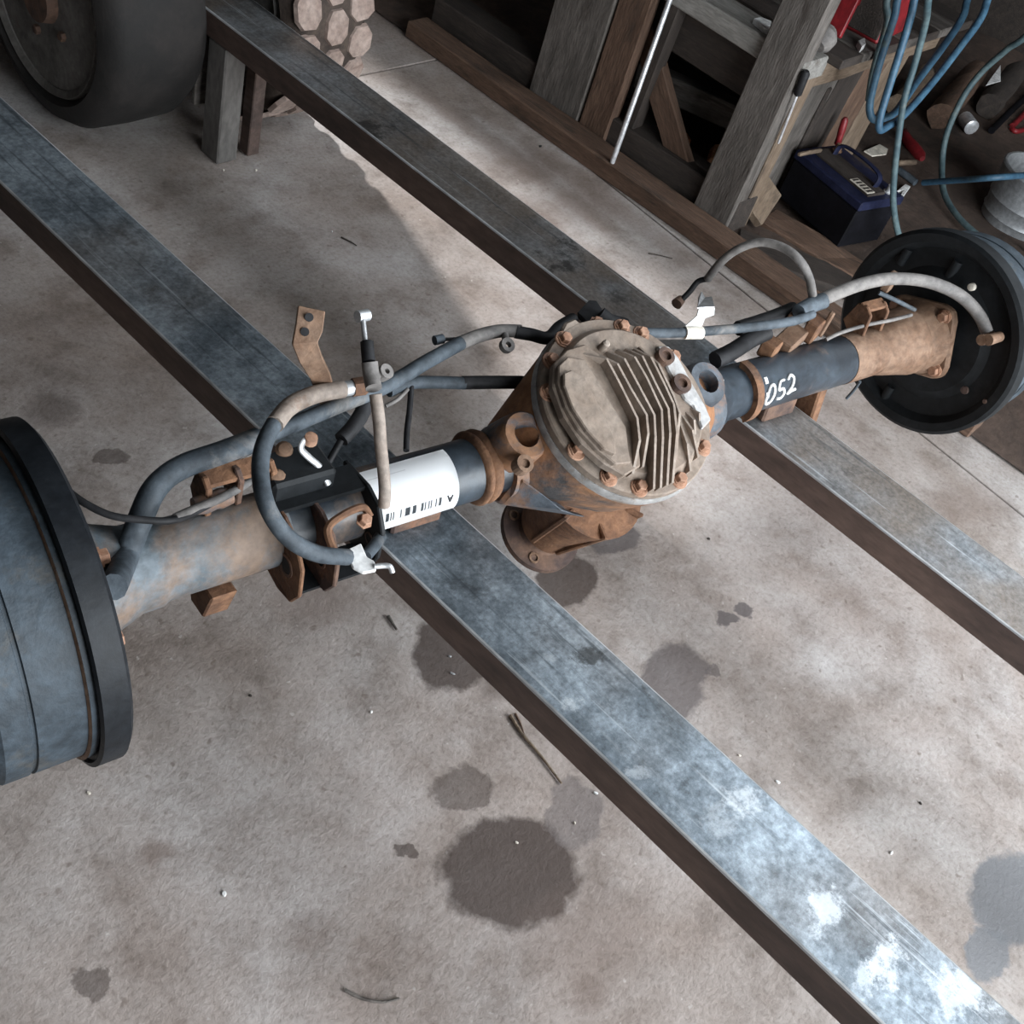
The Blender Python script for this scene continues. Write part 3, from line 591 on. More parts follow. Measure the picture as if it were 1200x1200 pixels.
# --- left trailing-arm bracket (plates stand in planes across the axle)
def plate_s(nm, pix, s0, th, mat, bev=.002, parent=AX, hole=None):
    bm = bmesh.new(); add_prism(bm, [As(x, y, s0) for x, y in pix], X*th); o = part(nm, bm, mat, parent, bevel=bev)
    if hole:
        for (hx, hy, hr) in hole:
            c = As(hx, hy, s0); bm = bmesh.new(); add_lathe(bm, [(-.0008, hr), (.0004, hr)], c, X, 18); part('bore', bm, 'black', o)
    return o
brk = empty('arm_bracket'); brk.parent = AX; BS = -.042
def rounded(cv, cw, rv, rw, n=20, a0=0, a1=360): return [(cv+rv*math.cos(math.radians(a0+(a1-a0)*k/n)), cw+rw*math.sin(math.radians(a0+(a1-a0)*k/n))) for k in range(n+1)]
def bplate(s0, th, mat, vw, nm='bracket_plate', hole=None):
    bm = bmesh.new(); add_prism(bm, [Vector((s0, v, w)) for v, w in vw], X*th); o = part(nm, bm, mat, brk, bevel=.0015)
    if hole: 
        bm = bmesh.new(); add_ring(bm, (s0, hole[0], hole[1]), X, hole[2]*.75, hole[2], -.0015, th+.0015, 20); part('bracket_bush', bm, 'rust_dark', brk)
        bm = bmesh.new(); add_lathe(bm, [(-.001, hole[2]*.75), (th+.001, hole[2]*.75)], (s0, hole[0], hole[1]), X, 18); part('bore', bm, 'black', brk)
shape = [(.02, .046), (-.03, .05), (-.058, .040), (-.078, .016), (-.082, -.022), (-.068, -.048), (-.040, -.056), (.0, -.05)]
bplate(.262+BS, .005, 'rust', shape, hole=(-.050, -.004, .014))
bplate(.302+BS, .006, 'rust_dark', [(v*.98-.004, w*.95) for v, w in shape], hole=(-.052, -.008, .012))
bplate(.365+BS, .006, 'plate', [(.03, .043), (-.02, .052), (-.048, .045), (-.066, .02), (-.068, -.02), (-.058, -.045), (-.03, -.049), (.0, -.049)], hole=(-.048, -.006, .008))
bm = bmesh.new(); add_tube(bm, smooth_path([Vector((.300+BS, -.072, .030)), Vector((.300+BS, -.056, .045)), Vector((.318+BS, -.05, .052)), Vector((.345+BS, -.047, .052)), Vector((.352+BS, -.055, .043))], 6), .0045, 8); part('bent_rod', bm, 'rust', brk, smooth=True)
bm = bmesh.new(); add_hex(bm, (.343+BS, -.058, .042), Vector((0, -.4, .9)), .007, .009); part('bolt', bm, 'bolt', brk)
bm = bmesh.new(); add_prism(bm, [Vector((.262+BS, v, w)) for v, w in ((.02, .046), (-.02, .05), (-.02, .044), (.02, .040))], X*.105); part('bracket_shade_web', bm, 'plate', brk)  # black strips here and below stand in for shade between the plates
bm = bmesh.new(); add_prism(bm, [Vector((.262+BS, v, w)) for v, w in ((-.062, -.048), (-.02, -.048), (-.02, -.044), (-.062, -.044))], X*.105); part('bracket_shade_web', bm, 'plate', brk)
# second bracket half behind: black block with two pale bushes and a bent silver hook
bm = bmesh.new(); add_box(bm, Aw(345, 553, .058), (.075, .05, .028)); part('bracket_block', bm, 'plate', brk, bevel=.004)
for (px, py, w) in ((333, 527, .075), (325, 560, .07)):
    bm = bmesh.new(); add_lathe(bm, [(-.012, .009), (0, .0095), (.004, .0065), (.006, 0)], Aw(px, py, w), Vector((-.2, -.5, .8)), 14); part('bleed_nut', bm, 'rust_pale', brk, smooth=True)
tube('spring_hook', [Aw(385, 568, .055), Aw(375, 548, .07), Aw(362, 536, .08), Aw(353, 526, .09), Aw(356, 517, .095), Aw(364, 515, .095)], .0042, 'zinc', brk, flat=.6)
bm = bmesh.new(); add_lathe(bm, [(0, .008), (.008, .007), (.010, 0)], Aw(363, 517, .092), Vector((0, -.2, .9)), 12); part('bleed_nut', bm, 'bolt', brk, smooth=True)
# --- rusty cable guide on the left end
gd = empty('cable_guide'); gd.parent = AX
for (s0, col, dv) in ((.150, 'rust', 0), (.185, 'rust_dark', .004), (.222, 'rust', .002)):
    bm = bmesh.new(); add_prism(bm, [Vector((s0, v, w)) for v, w in ((.030, .030), (.005+dv, .042), (.008, .078), (.020, .086), (.036, .080), (.045, .05))], X*.007); part('guide_leaf', bm, col, gd, bevel=.0015)
bm = bmesh.new(); add_prism(bm, [Vector((.150, v, w)) for v, w in ((.012, .080), (.034, .084), (.034, .079), (.012, .075))], X*.078); part('guide_top', bm, 'rust', gd, bevel=.001)
for px, py in ((240, 590), (258, 584)):
    bm = bmesh.new(); add_lathe(bm, [(-.012, .009), (.0, .011), (.012, .009)], Aw(px, py, .058), X, 16); part('cable_nut', bm, 'cast', gd, smooth=True)
# rusty foot below the left tube, and lug below the right tube
bm = bmesh.new(); add_prism(bm, [Vector((.140, v, w)) for v, w in ((-.045, -.03), (-.03, -.08), (.0, -.085), (.02, -.04))], X*.03); part('lower_tab', bm, 'rust', bevel=.002)
bm = bmesh.new(); add_prism(bm, [Vector((1.135, v, w)) for v, w in ((-.03, -.02), (-.045, -.085), (-.025, -.112), (.025, -.105), (.035, -.02))], X*.020); part('lower_tab', bm, 'rust', bevel=.003)
bm = bmesh.new(); add_prism(bm, [Vector((1.015, v, w)) for v, w in ((-.03, -.02), (-.035, -.0505), (.035, -.0505), (.03, -.02))], X*.07); part('lower_tab', bm, 'rust_dark', bevel=.003)
bm = bmesh.new(); add_prism(bm, [Vector((.375, v, w)) for v, w in ((-.022, -.02), (-.024, -.0505), (.03, -.0505), (.03, -.02))], X*.07); part('lower_tab', bm, 'rust_dark', bevel=.003)
# right: cable guide leaves and tabs
gr = empty('cable_guide'); gr.parent = AX
for (s0, dv) in ((1.225, 0), (1.268, 0)):
    bm = bmesh.new(); add_prism(bm, [Vector((s0, v, w)) for v, w in ((.030, .030), (.0, .040), (.006, .075), (.020, .084), (.036, .078), (.045, .04))], X*.006); part('guide_leaf', bm, 'rust', gr, bevel=.0015)
bm = bmesh.new(); add_prism(bm, [Vector((1.225, v, w)) for v, w in ((.014, .080), (.032, .083), (.032, .078), (.014, .075))], X*.05); part('guide_top', bm, 'rust', gr, bevel=.001)
for (px, py, w, sz, m_) in ((926, 397, .040, (.058, .030, .018), 'rust_pale'), (902, 408, .040, (.026, .024, .026), 'rust'), (952, 386, .050, (.028, .020, .034), 'rust'), (937, 366, .085, (.055, .016, .012), 'rust_pale'), (968, 380, .06, (.008, .008, .045), 'rust_pale'), (1043, 330, .10, (.02, .014, .03), 'rust_pale')):
    bm = bmesh.new(); add_box(bm, Aw(px, py, w), sz, (Vector((.95, .3, .1)).normalized(), Vector((-.3, .95, 0)).normalized(), Z)); part('tab', bm, m_, bevel=.002)
# ================================================================== CABLES AND LINES (move with the axle)
def cable(nm, pix, r, mat, sub=8, n=10, first=None, **k):
    pts = [Aw(x, y, w) for x, y, w in pix]
    if first is not None: pts[0] = first
    return tube(nm, pts, r, mat, AX, sub, n, **k)
cable('brake_hose', [(133, 688, .02), (147, 655, .04), (163, 612, .065), (182, 572, .085), (212, 548, .09), (262, 530, .09), (303, 514, .09)], .0125, 'hose', first=As(133, 688, .022))
cable('brake_hose', [(303, 514, .09), (345, 497, .092), (390, 478, .095), (430, 462, .1), (462, 447, .1), (500, 424, .1), (540, 402, .1)], .0088, 'hose')
cable('brake_hose', [(536, 404, .1), (560, 394, .1), (585, 388, .1), (610, 388, .1)], .0085, 'hose_dusty')
cable('rubber_boot', [(604, 389, .1), (622, 392, .1), (642, 396, .1), (655, 384, .1), (672, 374, .1)], .0085, 'black')
cable('cable_wire', [(512, 398, .1), (540, 397, .1)], .0022, 'black')
bm = bmesh.new(); add_lathe(bm, [(-.006, 0), (-.006, .006), (.006, .006), (.006, 0)], Aw(514, 398, .1), X, 12); part('cable_nipple', bm, 'hose', smooth=True)
c_ = [(540, 398, .1), (572, 394, .1)]
bm = bmesh.new(); P0, P1 = Aw(541, 398, .1), Aw(566, 393, .1)
add_lathe(bm, [((P1-P0).length*k/12, .006 if k % 2 else .0038) for k in range(13)], P0, P1-P0, 12); part('bellows', bm, 'black')
bm = bmesh.new(); add_ring(bm, Aw(594, 405, .1), Vector((0, -.5, .85)), .004, .0092, -.004, .004, 20); part('eyelet', bm, 'hose_dusty')
cable('eyelet_tab', [(593, 399, .1), (591, 390, .1)], .005, 'hose_dusty', 1, 8)
# loop hose with rusty end
cable('brake_hose', [(402, 456, .12), (370, 462, .125), (340, 476, .13), (318, 502, .13), (306, 535, .125), (307, 572, .12), (318, 604, .11), (340, 632, .09), (372, 649, .07), (408, 653, .05)], .0088, 'hose')
cable('hose_sleeve', [(402, 456, .12), (370, 462, .125), (340, 476, .131), (322, 497, .1315)], .0098, 'hose_tan')
cable('hose_collar', [(401, 456.5, .12), (413, 454, .12)], .0085, 'zinc', 1)
cable('hose_nut', [(413, 454, .12), (428, 452, .12)], .0105, 'rust', 1, 6)
# white tag at the loop's end
def sheet(nm, pts, th, mat, parent=AX, bevel=0):
    bm = bmesh.new(); n_ = (Vector(pts[1])-Vector(pts[0])).cross(Vector(pts[-1])-Vector(pts[0])).normalized(); add_prism(bm, pts, n_*th); return part(nm, bm, mat, parent, bevel=bevel)
sheet('clip_tag', [Aw(x, y, .05) for x, y in ((404, 645), (423, 636), (430, 652), (439, 657), (441, 668), (426, 671), (414, 665))], .004, 'white', bevel=.001)
cable('clip_pin', [(438, 664, .05), (450, 663, .05), (457, 664, .05), (460, 671, .045)], .003, 'zinc', 4, 8)
cable('steel_pipe', [(428, 652, .02), (440, 638, .012), (446, 628, .01)], .007, 'hose', 4)
# upright cable
cable('cable_wire', [(425, 372, .2), (428, 400, .19)], .0030, 'zinc', 1)
bm = bmesh.new(); add_lathe(bm, [(-.007, 0), (-.007, .0065), (.007, .0065), (.007, 0)], Aw(425, 370, .2), Vector((1, .1, -.1)), 12); part('cable_nipple', bm, 'zinc', smooth=True)
cable('rubber_boot', [(430, 401, .19), (432, 424, .18)], .0072, 'black', 1)
cable('cable_body', [(433, 424, .18), (435, 440, .17), (438, 455, .165)], .0088, 'hose_dusty', 4)
bm = bmesh.new(); add_ring(bm, Aw(450, 437, .17), Vector((.2, -.5, .8)), .003, .0082, -.006, .006, 16); part('eyelet', bm, 'hose_dusty')
cable('eyelet_tab', [(446, 438, .17), (437, 440, .17)], .005, 'hose_dusty', 1, 8)
cable('brake_pipe', [(440, 462, .16), (444, 492, .14), (446, 520, .12), (449, 548, .09), (451, 575, .07), (450, 592, .05)], .0068, 'hose_tan')
cable('rubber_sleeve', [(434, 455, .09), (426, 480, .085), (414, 500, .08), (400, 515, .075)], .009, 'black')
cable('rubber_sleeve', [(400, 515, .075), (390, 533, .06), (380, 550, .05)], .004, 'black')
cable('brake_hose', [(455, 458, .06), (480, 449, .06), (510, 448, .06), (545, 449, .06)], .008, 'hose')
cable('rubber_sleeve', [(542, 448.5, .06), (575, 448, .06), (612, 448, .055)], .0085, 'black')
cable('cable_tie', [(482, 452, .06), (480, 480, .05), (477, 505, .045), (476, 528, .04)], .0036, 'black')
cable('brake_line', [(452, 476, .05), (466, 468, .055), (478, 456, .06)], .0025, 'hose_dusty')
# thin line along the left tube
cable('brake_line', [(78, 574, .09), (100, 590, .09), (130, 604, .088), (165, 609, .085), (200, 610, .08), (225, 602, .07), (262, 582, .065), (300, 562, .06)], .0036, 'black')
cable('brake_line', [(205, 607, .078), (232, 595, .07), (262, 582, .067), (300, 560, .06)], .0046, 'hose_dusty')
# rusty bent strip standing behind the loop
def strip(nm, pix, widths, ths, mat):
    L = [Aw(x, y, w) for x, y, w in pix]; bm = bmesh.new(); rows = []
    for i, p in enumerate(L):
        d = (L[min(i+1, len(L)-1)]-L[max(i-1, 0)]).normalized(); v = (AO+AU*0+p - (CAM)).normalized()
        side = Vector((.94, -.34, 0)); side = (side-d*side.dot(d)).normalized(); nn = d.cross(side)
        rows.append([bm.verts.new(p+side*(widths[i]*a/2)+nn*(ths*b/2)) for a, b in ((-1, -1), (1, -1), (1, 1), (-1, 1))])
    for a, b in zip(rows, rows[1:]):
        for k in range(4): bm.faces.new((a[k], a[(k+1) % 4], b[(k+1) % 4], b[k]))
    bm.faces.new(rows[0][::-1]); bm.faces.new(rows[-1]); return part(nm, bm, mat, bevel=.001)
hk = strip('bent_strip', [(365, 362, .21), (362, 385, .20), (357, 402, .19), (364, 420, .17), (375, 440, .14), (382, 460, .11), (388, 480, .06)], [.028, .028, .026, .024, .022, .020, .020], .005, 'rust_pale')
for px, py, w in ((362, 372, .207), (357, 389, .198)):
    bm = bmesh.new(); add_lathe(bm, [(-.003, .0045), (.0031, .0045)], Aw(px, py, w), Vector((-.3, -.6, .6)), 12); part('bore', bm, 'black', hk)
# right-hand cables
cable('brake_hose', [(690, 381, .11), (715, 385, .105), (745, 389, .1), (790, 390, .1), (840, 387, .1), (890, 382, .1), (930, 376, .1), (952, 368, .1)], .0068, 'hose')
cable('brake_hose', [(700, 372, .11), (712, 381, .105), (730, 386, .1)], .016, 'black')
cable('brake_hose', [(735, 391, .095), (760, 392, .095), (800, 392, .095)], .007, 'hose_dusty')
cable('brake_hose', [(962, 352, .11), (985, 342, .115), (1010, 333, .12), (1040, 327, .125), (1075, 328, .125), (1105, 336, .12), (1130, 350, .11), (1148, 370, .095), (1157, 390, .08)], .0098, 'hose_dusty')
cable('brake_hose', [(936, 366, .1), (952, 357, .105), (966, 352, .11)], .012, 'hose')
for dx in (0, 8):
    p = As(1155+dx, 397, LEN-.03); bm = bmesh.new(); add_lathe(bm, [(-.012, .009), (.02, .0085)], p, X, 14); part('banjo_bolt', bm, 'rust_pale', smooth=True)
cable('arch_cable', [(829, 327, .05), (845, 307, .09), (865, 292, .12), (890, 284, .14), (915, 289, .15), (935, 303, .15), (948, 325, .13), (953, 352, .11)], .0065, 'hose_dusty')
cable('rubber_boot', [(796, 354, .01), (808, 342, .025), (818, 330, .04), (829, 327, .05)], .0045, 'black')
bm = bmesh.new(); add_lathe(bm, [(-.008, 0), (-.008, .009), (.006, .007), (.006, 0)], Aw(796, 353, .01), Vector((.8, .3, .2)), 12); part('cable_end', bm, 'rust_dark', smooth=True)
cable('rubber_sleeve', [(838, 422, .05), (858, 412, .055), (880, 398, .06), (900, 388, .07)], .0125, 'black')
cable('rubber_sleeve', [(865, 385, .07), (900, 374, .075), (930, 362, .08)], .011, 'black')
cable('brake_line', [(968, 398, .04), (985, 390, .05), (1015, 381, .055), (1045, 375, .06), (1068, 369, .06)], .003, 'hose_dusty')
cable('brake_line', [(1030, 343, .09), (1050, 352, .085), (1072, 363, .07)], .0035, 'hose')
cable('brake_line', [(1008, 447, -.035), (1000, 458, -.06), (992, 467, -.08)], .0025, 'hose')
# white folded bracket on the cable
wb = empty('cable_bracket'); wb.parent = AX
sheet('bracket_leg', [Aw(x, y, w) for x, y, w in ((801, 383, .105), (821, 383, .105), (825, 373, .115), (836, 369, .12), (837, 361, .125), (818, 362, .125), (816, 370, .118))], .002, 'white', wb)
sheet('bracket_top', [Aw(x, y, w) for x, y, w in ((817, 362, .125), (837, 361, .125), (834, 349, .10), (826, 350, .10), (822, 343, .095), (818, 350, .10))], .002, 'zinc', wb)
cable('clip_band', [(802, 390, .1), (822, 390, .1)], .0088, 'cream', 1, 12)
# breather and bracket at the top of the housing
bm = bmesh.new(); add_prism(bm, [Aw(x, y, .10) for x, y in ((676, 374), (690, 359), (700, 360), (712, 378), (726, 390), (706, 394), (690, 388))], (0, .005, .008)); hb = part('hose_bracket', bm, 'black', bevel=.002)
bm = bmesh.new(); add_hex(bm, Aw(698, 381, .112), CN, .0085, .01, X); part('bolt', bm, 'bolt', hb)
a, b_ = Cv(672, 383, .012)
bm = bmesh.new(); add_prism(bm, [cov(*Cv(x, y, .01), .002) for x, y in ((655, 392), (662, 378), (673, 373), (682, 380), (690, 392), (680, 402), (662, 404))], CN*.010); part('cover_ear', bm, 'cover', cover, bevel=.003, smooth=True)
# ================================================================== WHEELED MACHINE IN THE DARK CORNER
def wheel(nm, x0, x1, yc, R, lugs, mats, parent, rim=.68):
    w = x1-x0; bm = bmesh.new(); e = w*.16
    add_lathe(bm, [(x0+.02, R*rim), (x0, R*.78), (x0+e*.25, R*.90), (x0+e, R*.965), ((x0+x1)/2, R*.975), (x1-e, R*.965), (x1-e*.25, R*.90), (x1, R*.78), (x1-.02, R*rim)], (0, yc, R), X, 56)
    t = bmobj('tyre', bm, mats[0], parent, smooth=True, sharp=50)
    if lugs:
        rng = random.Random(3)
        cols = [(x0+w*.16, w*.27), (x0+w*.5, w*.24), (x0+w*.84, w*.27)]; n = 20
        for i in range(n):
            for ci, (cx, cw) in enumerate(cols):
                a = 2*math.pi*(i+(.5 if ci == 1 else 0))/n; da = 2*math.pi/n*.46
                r0, r1 = R*.95, R*(1.0 if ci == 1 else .985)
                k = 7; ring = []
                for q in range(8):
                    th = 2*math.pi*(q+.5)/8; j_ = 1+rng.uniform(-.08, .08)
                    sx = max(-1, min(1, 1.25*math.cos(th)))*j_; sa = max(-1, min(1, 1.25*math.sin(th)))*j_
                    ring.append((cx+sx*cw*.60, a+sa*da))
                b_ = bmesh.new(); lo = [b_.verts.new((x, yc+r0*math.cos(t_), R+r0*math.sin(t_))) for x, t_ in ring]
                hi = [b_.verts.new((cx+(x-cx)*.9, yc+r1*math.cos(a+(t_-a)*.9), R+r1*math.sin(a+(t_-a)*.9))) for x, t_ in ring]
                b_.faces.new(hi)
                for q in range(8): b_.faces.new((lo[q], lo[(q+1) % 8], hi[(q+1) % 8], hi[q]))
                bmobj('tread_lug', b_, 'lug', parent)
    bm = bmesh.new(); add_lathe(bm, [(x0+.015, R*rim*1.03), (x0+.005, R*rim*1.0), (x0+.012, R*rim*.93), (x0+.05, R*rim*.88), (x0+.055, R*rim*.55), (x0+.025, R*rim*.50), (x0+.015, R*rim*.36), (x0+.02, 0)], (0, yc, R), X, 48)
    rm = bmobj('wheel_rim', bm, 'wheel', parent, smooth=True, sharp=30)
    bm = bmesh.new(); add_lathe(bm, [(x0-.005, 0), (x0-.005, R*.17), (x0+.03, R*.20)], (0, yc, R), X, 24); bmobj('hub_cap', bm, 'rust_dark', parent, smooth=True)
    for q in range(5):
        a = 2*math.pi*q/5; bm = bmesh.new(); add_hex(bm, (x0+.018, yc+R*rim*.43*math.cos(a), R+R*rim*.43*math.sin(a)), -X, .009, .012); bmobj('wheel_nut', bm, 'rust_dark', parent)
MC = empty('old_machine', (1.0, 1.4, 0)); tag(MC, 'old machine with a lugged dusty tyre and a plain wheel in the dark corner', 'machine')
hold = []
def sub(nm): e = empty(nm); e.parent = MC; e.location = (-1.0, -1.4, 0); return e
w1 = sub('wheel'); wheel('w', 1.084, 1.285, 1.19, .245, True, ('tyre',), w1)
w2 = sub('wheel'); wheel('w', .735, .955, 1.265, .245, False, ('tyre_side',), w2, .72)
ch = sub('chassis')
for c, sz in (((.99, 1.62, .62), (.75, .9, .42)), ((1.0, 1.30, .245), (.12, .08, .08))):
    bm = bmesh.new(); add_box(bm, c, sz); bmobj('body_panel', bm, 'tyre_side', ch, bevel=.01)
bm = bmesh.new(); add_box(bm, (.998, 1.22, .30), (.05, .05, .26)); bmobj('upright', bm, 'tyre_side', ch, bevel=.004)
# pale end plate and rear leg of the second rail (children of that rail)
ro = Vector(r2.location)
bm = bmesh.new(); add_box(bm, Vector((.984, 1.093, .165))-ro, (.045, .012, .16)); bmobj('end_plate', bm, 'wood_grey', r2, bevel=.002)
bm = bmesh.new(); add_box(bm, Vector((1.055, 1.02, .1225))-ro, (.03, .03, .245)); bmobj('leg', bm, 'rail_side', r2, bevel=.002)
# ================================================================== TIMBER BENCH
BN = empty('timber_bench', (1.9, .6, 0)); tag(BN, 'rough low timber bench frame with posts, sill and a diagonal brace', 'bench')
V = Vector
def bt(nm, a, b, w, d, mat, **k): return beam(nm, a, b, w, d, mat, BN, **k)
bt('sill', V((1.822, -.42, .022)), V((1.822, 1.32, .022)), .075, .044, 'wood_brown', hint=V((0, 0, 1)), warp=.003)
bt('sill', V((1.915, .30, .05)), V((1.915, 1.32, .05)), .085, .10, 'wood_dark', hint=V((0, 0, 1)), warp=.003)
bt('post', V((1.885, .352, 0)), V((1.885, .352, 1.18)), .10, .05, 'wood_grey', hint=V((1, 0, 0)), warp=.002)
bt('post', V((1.945, .318, .0)), V((1.945, .318, .40)), .03, .05, 'wood_tan', hint=V((1, 0, 0)))
bt('board', V((1.875, .865, 0)), V((1.875, .865, 1.0)), .165, .03, 'wood_grey', hint=V((1, 0, 0)), warp=.002)
bt('board', V((1.880, .735, 0)), V((1.880, .735, 1.0)), .085, .035, 'wood_brown', hint=V((1, 0, 0)), warp=.002)
bt('post', V((1.900, .655, 0)), V((1.900, .640, .9)), .035, .04, 'wood_dark', hint=V((1, 0, 0)))
bt('batten', V((1.925, .675, .14)), V((1.925, .64, .8)), .022, .02, 'wood_tan', hint=V((1, 0, 0)))
bt('brace', Px(738, -30, 1.93)+V((0, 0, 0)), Px(811, 240, 1.90), .058, .028, 'wood_brown', hint=V((1, 0, 0)), warp=.002)
bt('top_rail', V((1.93, .30, .415)), V((1.93, 1.3, .415)), .11, .045, 'wood_pale', hint=V((0, 0, 1)), warp=.002)
bt('under_rail', V((1.94, .32, .335)), V((1.94, 1.0, .335)), .03, .10, 'wood_dark', hint=V((0, 0, 1)))
bt('shelf_rail', V((2.06, .36, .20)), V((2.02, .75, .16)), .05, .06, 'wood_grey', hint=V((0, 0, 1)))
bt('cross_beam', V((1.93, .345, .375)), V((2.66, .335, .385)), .035, .075, 'wood_tan', hint=V((0, 0, 1)), warp=.003)
for i, (x, m_) in enumerate(((2.03, 'wood_grey'), (2.155, 'wood_grey'), (2.285, 'wood_dark'), (2.41, 'wood_brown'), (2.54, 'wood_tan'))):
    bt('side_board', V((x, .372, .0)), V((x+.02, .366, .36)), .118, .022, m_, hint=V((0, 1, 0)), warp=.002)
bt('rear_board', V((2.2, .9, .15)), V((2.2, .35, .15)), .30, .02, 'wood_dark', hint=V((1, 0, 0)))
bt('base_board', V((1.965, .315, .05)), V((2.075, .345, .085)), .10, .025, 'wood_tan', hint=V((0, -.6, .8)))
bt('base_board', V((1.88, .27, .012)), V((2.02, .02, .012)), .11, .022, 'wood_dark', hint=V((0, 0, 1)), warp=.003)
bt('base_board', V((2.06, .30, .012)), V((2.10, -.05, .012)), .10, .022, 'wood_brown', hint=V((0, 0, 1)), warp=.003)
for i in range(7):
    bt('top_plank', V((2.02+i*.1, .265, .435)), V((2.02+i*.1, 1.3, .435)), .092, .022, ('wood_dark', 'wood_grey')[i % 2], hint=V((0, 0, 1)))
for i in range(8):  # unseen shelf and bearers added to shade the bench from above
    bt('shade_shelf', V((2.10+i*.15, -1.3, 1.16)), V((2.10+i*.15, .95, 1.16)), .145, .03, 'wood_dark', hint=V((0, 0, 1)))
for y in (-1.2, .352, .9):
    bt('shade_shelf_bearer', V((1.95, y, 1.12)), V((3.3, y, 1.12)), .045, .05, 'wood_dark', hint=V((0, 0, 1)))
def piece(nm, bm, mat, label, cat, group=None, **k): return tag(bmobj(nm, bm, mat, None, **k), label, cat, group)
# broken bricks below the bench
for (px, py, x, sz, rz, lab) in ((880, 106, 2.13, (.05, .06, .05), .4, 'orange broken brick lump behind the grey bench post'), (868, 165, 2.02, (.045, .06, .08), .2, 'long orange broken brick standing against the bench post'), (805, 118, 2.10, (.05, .09, .04), -.3, 'thin brown brick flake beside the diagonal brace')):
    p = Px(px, py, x); bm = bmesh.new(); add_box(bm, (0, 0, 0), sz); bmesh.ops.subdivide_edges(bm, edges=bm.edges[:], cuts=2)
    rg = random.Random(px)
    for v in bm.verts: v.co += V((rg.uniform(-1, 1), rg.uniform(-1, 1), rg.uniform(-1, 1)))*.005
    o = piece('brick_piece', bm, 'brick', lab, 'brick'); o.location = (p.x, p.y, sz[2]/2+.008); o.rotation_euler.z = rz
# leaning chrome rod
ra, rb = V((1.793, .608, .043)), V((1.8685, .655, .425))
bm = bmesh.new(); add_lathe(bm, [(0, .005), (.004, .0062), (.405, .0062), (.409, .004)], (0, 0, 0), rb-ra, 14)
o = piece('steel_rod', bm, 'chrome', 'slim shiny steel rod standing on the sill and leaning on the bench', 'rod', smooth=True); o.location = ra
# ------------------------------------------------------------------ battery
BT = empty('car_battery', (2.140, .232, .0225), math.atan2(.222, .052))
tag(BT, 'black car battery with navy lid and carry handle on the earth floor', 'battery')
bl, bd, bh = .228, .155, .104
def bpart(nm, bm, m_, **k): return bmobj(nm, bm, m_, BT, **k)
bm = bmesh.new(); add_box(bm, (0, -bd/2, bh/2), (bl, bd, bh)); bpart('case', bm, 'battery', bevel=.004)
bm = bmesh.new(); add_box(bm, (0, -bd/2, bh+.012), (bl+.008, bd+.008, .024)); lid = bpart('lid', bm, 'battery_lid', bevel=.004)
bm = bmesh.new(); add_box(bm, (0, -bd/2+.01, bh+.027), (bl*.86, bd*.42, .008)); bpart('cell_cover', bm, 'wood_dark', bevel=.002)
bm = bmesh.new(); add_box(bm, (-bl*.28, -bd*.30, bh+.032), (.06, .028, .002)); bpart('label', bm, 'cream')
for q in range(5):
    bm = bmesh.new(); add_box(bm, (-bl*.28-.024+q*.012, -bd*.30, bh+.0335), (.005, .02, .001)); bpart('label_print', bm, 'wood_dark')
for sx in (-1, 1):
    bm = bmesh.new(); add_lathe(bm, [(0, .012), (.002, .013), (.003, .009), (.018, .008)], (sx*bl*.40, -bd*.78, bh+.024), Z, 16); bpart('terminal', bm, 'zinc' if sx < 0 else 'rust_pale', smooth=True)
bm = bmesh.new(); add_tube(bm, smooth_path([V((-.07, -bd*.55, bh+.02)), V((-.066, -bd*.6, bh+.055)), V((0, -bd*.62, bh+.062)), V((.066, -bd*.6, bh+.055)), V((.07, -bd*.55, bh+.02))], 6), .009, 8, flat=.5); bpart('handle', bm, 'battery_lid', smooth=True)
# jump lead clamps and small things round the battery
def cyl_thing(nm, a, b, r, mat, lab, cat, n=14, rings=None, group=None):
    d = V(b)-V(a); bm = bmesh.new(); L = d.length
    add_lathe(bm, rings(L, r) if rings else [(0, r*.7), (L*.04, r), (L*.96, r), (L, r*.7)], (0, 0, 0), d, n); o = piece(nm, bm, mat, lab, cat, group, smooth=True, sharp=50); o.location = a; return o
grip = lambda L, r: [(0, r*.6), (L*.05, r), (L*.3, r*.88), (L*.55, r*1.05), (L*.9, r*.95), (L, r*.5)]
LID = .0225+bh+.024
cyl_thing('clamp_handle', Pz(1056, 155, .03), Pz(1081, 186, .03), .017, 'red', 'bright red clamp handle lying on the earth beyond the battery', 'handle', rings=grip)
hb_ = Pz(981, 170, LID-.001); cyl_thing('clamp_handle', hb_, hb_+V((-.004, .012, .07)), .009, 'red', 'small red lever standing on the battery lid', 'handle', rings=grip)
cyl_thing('wood_stick', Pz(936, 181, LID+.012), Pz(962, 176, LID+.012), .0052, 'wood_tan', 'thin pale stick lying on the battery edge', 'stick')
cyl_thing('wood_stick', Pz(1052, 191, .022), Pz(1073, 190, .022), .008, 'wood_tan', 'short brown stick on the earth beside the red clamp handle', 'stick')
cyl_thing('metal_sleeve', Pz(1130, 138, .020), Pz(1139, 150, .020), .023, 'chrome', 'short bright metal sleeve lying on the earth by the hose loop', 'sleeve')
SDY = .2915
cyl_thing('screwdriver', Py(934, 112, SDY), Py(912, 168, SDY), .003, 'chrome', 'screwdriver with a black grip hanging on the bench end', 'screwdriver')
scr = bpy.data.objects['screwdriver']; bm = bmesh.new(); d_ = Py(945, 83, SDY)-Py(934, 112, SDY); add_lathe(bm, [(0, .005), (.004, .009), (d_.length*.9, .010), (d_.length, .006)], (0, 0, 0), d_, 12); bmobj('grip', bm, 'black', scr, smooth=True)
